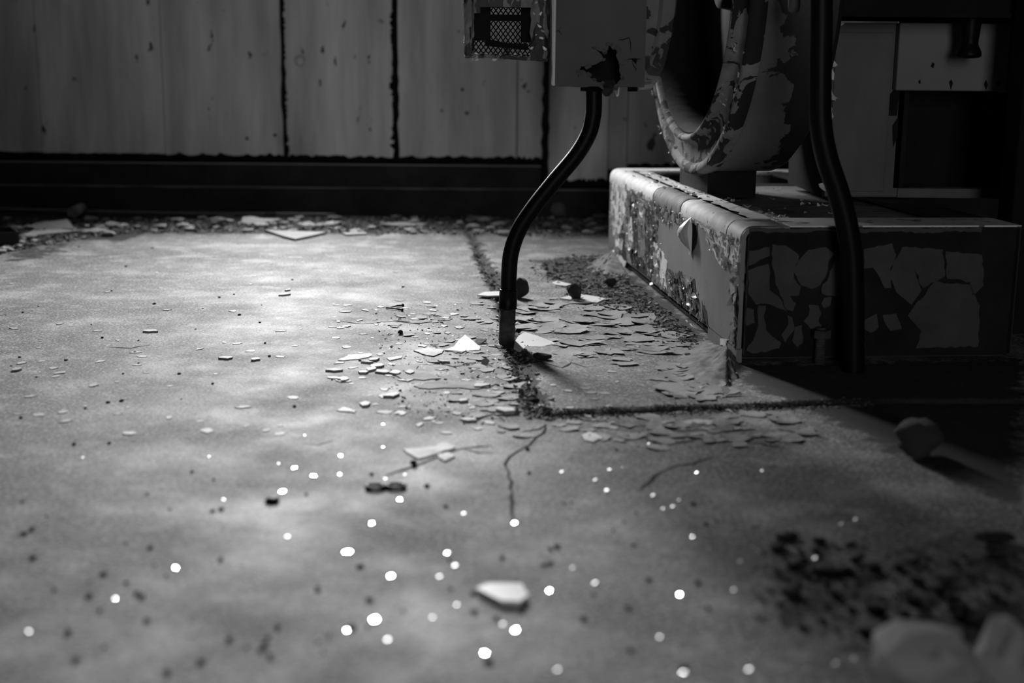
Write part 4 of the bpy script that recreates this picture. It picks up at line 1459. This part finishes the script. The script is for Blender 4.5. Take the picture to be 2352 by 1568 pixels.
CH = [chip_mesh('paint_chip', 300 + i, M['chip'], .12) for i in range(14)]
CHZ = [([(760, 700), (1150, 680), (1180, 960), (1080, 1010), (900, 960), (760, 880)], 120, .004, .012,
        'pale flat chip in the chip cluster left of the conduit', 'pale chips left of the conduit'),
       ([(0, 560), (1050, 550), (1080, 680), (800, 700), (700, 1000), (0, 1000)], 80, .004, .010,
        'small pale chip on the open floor away from the joint', 'pale chips on the open floor'),
       ([(1200, 690), (1600, 800), (1780, 940), (1900, 1010), (1300, 1010), (1250, 950), (1220, 860)], 60, .004, .010,
        'small pale chip on or before the machine pad', 'pale chips about the pad')]
for poly, cnt, a_, b_, lab, grp in CHZ:
    for i in range(cnt):
        p = gz(*rand_in(poly))
        s = random.uniform(a_, b_)
        lay('paint_chip', CH[random.randrange(14)], p.x, p.y, s, '%s pale flat chip %s' % (sized(s, a_, b_), near(p.x, p.y)), 'paint chip', 'pale flat chips on the floor', .04)
for px, py in ((846, 834), (857, 828), (866, 842), (854, 850), (877, 856), (835, 857), (768, 852), (943, 857), (909, 858), (901, 910), (1064, 922), (1077, 966), (1020, 832),
               (1106, 887), (347, 762), (587, 827), (40, 851), (653, 678), (660, 668), (520, 824), (790, 873), (840, 930)):
    p = gz(px, py)
    lay('paint_chip', CH[random.randrange(14)], p.x, p.y, random.uniform(.008, .013), 'thick square-edged pale chip %s' % near(p.x, p.y), 'paint chip', 'thick square-edged chips', .03, .03)

PL = [rock_mesh('plaster_fragment', 400 + i, M['plaster'], 2, .5, (1.2, .9, .42)) for i in range(10)]
RUB = [(0, 506), (300, 503), (700, 500), (1200, 498), (1400, 505), (1400, 545), (900, 538), (600, 534), (300, 536), (120, 560), (0, 585)]
for i in range(170):
    px, py = rand_in(RUB)
    p = gz(px, py)
    if p.y > 4.58:
        continue
    s = random.uniform(.006, .022) * random.choice((1, .8, .6))
    lay('plaster_fragment', PL[i % 10], p.x, p.y, s, '%s broken plaster fragment %s' % (sized(s, .004, .022), near(p.x, p.y)), 'rubble', 'plaster fragments along the wall')

# glass crumbs that catch the window
GL = [chip_mesh('glass_crumb', 500 + i, M['glass' if i % 2 else 'glass_dim'], .35) for i in range(8)]
wcen = Vector(((WIN[0] + WIN[1]) / 2, WALL_Y, (WIN[2] + WIN[3]) / 2))
GP = [(782, 1048, 7), (675, 1077, 9), (720, 1095, 9), (650, 1131, 9), (513, 1148, 4), (403, 1307, 6), (264, 1377, 5), (660, 1233, 5), (800, 1270, 10), (853, 1204, 7), (898, 1325, 7),
      (862, 1425, 9), (1028, 1271, 5), (1045, 1300, 5), (1010, 1325, 5), (918, 1149, 6), (1150, 1372, 7), (1170, 1368, 6), (1262, 1359, 5), (1367, 1341, 5), (1184, 1450, 6), (1113, 1502, 6), (993, 1419, 4), (1050, 1390, 4),
      (1181, 1203, 5), (1065, 1180, 4), (1290, 1085, 5), (1368, 1104, 6), (1393, 1128, 5), (1400, 1080, 5), (1600, 1087, 4), (1523, 1170, 4), (1500, 1140, 5), (1590, 1235, 5), (1685, 1357, 4), (1515, 1465, 4),
      (1562, 1368, 4), (1872, 1285, 5), (1932, 1205, 4), (1912, 1178, 4), (1965, 1195, 4), (1750, 1083, 4), (1890, 1050, 4), (65, 1453, 5), (880, 1028, 5), (1572, 1548, 6), (1280, 1540, 4), (1920, 1525, 3), (1960, 1515, 3),
      (890, 1470, 5), (1155, 1435, 4), (796, 1448, 3), (1560, 1150, 4), (1545, 1165, 4), (780, 1090, 4), (885, 1100, 4), (930, 1090, 3), (190, 1052, 4), (480, 1049, 3), (1700, 1290, 3), (2150, 1235, 4), (1720, 1540, 4),
      (1490, 1020, 4), (1430, 1075, 4), (640, 1065, 3), (700, 1000, 3), (880, 975, 4), (1315, 1305, 3), (1600, 1340, 4)]
for i, (px, py, sz) in enumerate(GP):
    p = gz(px, py)
    vdir, ldir = (CAM - p).normalized(), (wcen - p).normalized()
    hv = (vdir + ldir).normalized()
    nrm = hv.lerp(Vector((0, 0, 1)), random.uniform(0, .25)).normalized()
    q_ = Vector((0, 0, 1)).rotation_difference(nrm)
    s = sz * .00042
    tl = math.acos(max(-1, min(1, nrm.z)))
    o_ = link('glass_crumb', GL[(i * 2 + (1 if sz >= 6 else (i % 3 == 0))) % 8], None, None, Matrix.Translation((p.x, p.y, zf(p.x, p.y) + s * 1.4 * math.sin(tl)))
              @ q_.to_matrix().to_4x4() @ Matrix.Rotation(random.uniform(0, 6), 4, 'Z') @ Matrix.Scale(s, 4))
    tag(o_, '%s shiny glass crumb %s' % ('larger' if sz > 6 else 'small' if sz > 4 else 'tiny', near(p.x, p.y)), 'glass crumb', 'glinting glass crumbs')

# dirt clumps
DC = [rock_mesh('dirt_clump', 600 + i, M['dirt'], 2, .6, (1.3, 1, .5)) for i in range(8)]
DZ = [([(1750, 1230), (1960, 1240), (2060, 1290), (2352, 1250), (2352, 1500), (2000, 1480), (1720, 1420)], 45, .003, .008, 'dark crumbly dirt clump in the blurred foreground', 'foreground dirt clumps'),
      ([(0, 1000), (1400, 1000), (1700, 1240), (1700, 1560), (0, 1560)], 90, .0012, .0032, 'black dirt speck on the foreground floor', 'foreground dirt specks'),
      ([(0, 560), (1050, 560), (1100, 980), (0, 980)], 45, .0012, .0032, 'black dirt speck on the open middle floor', 'dirt specks on the open floor')]
for poly, cnt, a_, b_, lab, grp in DZ:
    for i in range(cnt):
        p = gz(*rand_in(poly))
        s = random.uniform(a_, b_)
        lay('dirt_clump', DC[random.randrange(8)], p.x, p.y, s, '%s %s %s' % (sized(s, a_, b_), 'crumbly dirt clump' if b_ > .006 else 'black dirt speck', near(p.x, p.y)), 'dirt', 'dirt clumps on the floor' if b_ > .006 else 'dirt specks on the floor')


# ------------------------------------------------------------------ uncountable grit
def scatter_stuff(name, label, pts, sizes, m, seed, flat=.35):
    vs, fs = [], []
    rs = random.Random(seed)
    lib = []
    for k in range(12):
        n = rs.choice((4, 5))
        ring = [Vector((math.cos(6.283 * (j + rs.uniform(-.3, .3)) / n) * rs.uniform(.6, 1.3), math.sin(6.283 * (j + rs.uniform(-.3, .3)) / n) * rs.uniform(.6, 1), 0)) for j in range(n)]
        lib.append(ring)
    for (x, y), s in zip(pts, sizes):
        ring = lib[rs.randrange(12)]
        n = len(ring)
        ca, sa = math.cos(rs.uniform(0, 6.3)), math.sin(rs.uniform(0, 6.3))
        ca, sa = (lambda t: (math.cos(t), math.sin(t)))(rs.uniform(0, 6.3))
        z = zf(x, y)
        k = len(vs)
        tx, ty = rs.gauss(0, .35), rs.gauss(0, .35)
        for lv in (0, 1):
            for q_ in ring:
                X, Y = (q_.x * ca - q_.y * sa) * s, (q_.x * sa + q_.y * ca) * s
                vs.append((x + X, y + Y, z - s * .2 + (s * flat * 2 if lv else 0) + (X * tx + Y * ty) * 1.0))
        fs.append(tuple(k + n + i for i in range(n)))
        fs += [(k + i, k + (i + 1) % n, k + n + (i + 1) % n, k + n + i) for i in range(n)]
    o_ = mk(name, vs, fs, m)
    return tag(o_, label, 'grit', kind='stuff')


pts, sz = [], []
for _ in range(2600):
    i = random.randrange(len(JOINT) - 1)
    t = random.random()
    p = JOINT[i].lerp(JOINT[i + 1], t)
    if p.y > 3.9:
        continue
    wd = .005 if p.y > 3.5 else (.010 if p.y > 2.45 else .013)
    pts.append((p.x + random.gauss(0, wd) - .004, p.y + random.gauss(0, .012)))
    sz.append(random.uniform(.0010, .0022) if random.random() < .7 else random.uniform(.002, .0055))
for _ in range(1300):
    i = random.randrange(len(CROSS) - 2)
    p = CROSS[i].lerp(CROSS[i + 1], random.random())
    pts.append((p.x, p.y - .006 + random.gauss(0, .010)))
    sz.append(random.uniform(.0010, .0028))
scatter_stuff('joint_grit', 'dark grit and paint crumbs filling the floor joints', pts, sz, M['grit'], 5)
pts, sz = [], []
for _ in range(3600):
    p = gz(*rand_in(RUB))
    if p.y < 4.6:
        pts.append((p.x, p.y))
        sz.append(random.uniform(.002, .008))
scatter_stuff('wall_rubble_grit', 'fine dark rubble strewn along the foot of the wall', pts, sz, M['grit'], 6)
pts, sz = [], []
for _ in range(2600):
    p = gz(*rand_in(DIRT_SHADE[0][0]))
    p.x += random.gauss(0, .02)
    p.y += random.gauss(0, .03)
    if p.x > P1.x - .095 * (p.y - P1.y) - .012:
        continue
    pts.append((p.x, p.y))
    sz.append(random.uniform(.001, .003) if random.random() < .75 else random.uniform(.003, .007))
for _ in range(500):
    p = gz(*rand_in([(1360, 590), (1410, 585), (1450, 640), (1400, 650), (1350, 630)]))
    if p.x > P1.x - .095 * (p.y - P1.y) - .012:
        continue
    pts.append((p.x, p.y))
    sz.append(random.uniform(.002, .006))
scatter_stuff('rail_grit', 'dark grit and crushed flakes along the left rail of the base', pts, sz, M['grit'], 7)
pts, sz = [], []
for _ in range(900):
    p = gz(*rand_in([(850, 700), (1180, 690), (1220, 960), (1080, 980), (900, 950)]))
    pts.append((p.x, p.y))
    sz.append(random.uniform(.0010, .0045))
scatter_stuff('chip_dust', 'pale crumbs scattered among the chips left of the joint', pts, sz, M['chip'], 8, .12)
pts, sz = [], []
for _ in range(400):
    p = gz(*rand_in(DZ[0][0]))
    pts.append((p.x, p.y))
    sz.append(random.uniform(.001, .004))
scatter_stuff('foreground_soil', 'black soil crumbs in the blurred foreground', pts, sz, M['dirt'], 9)
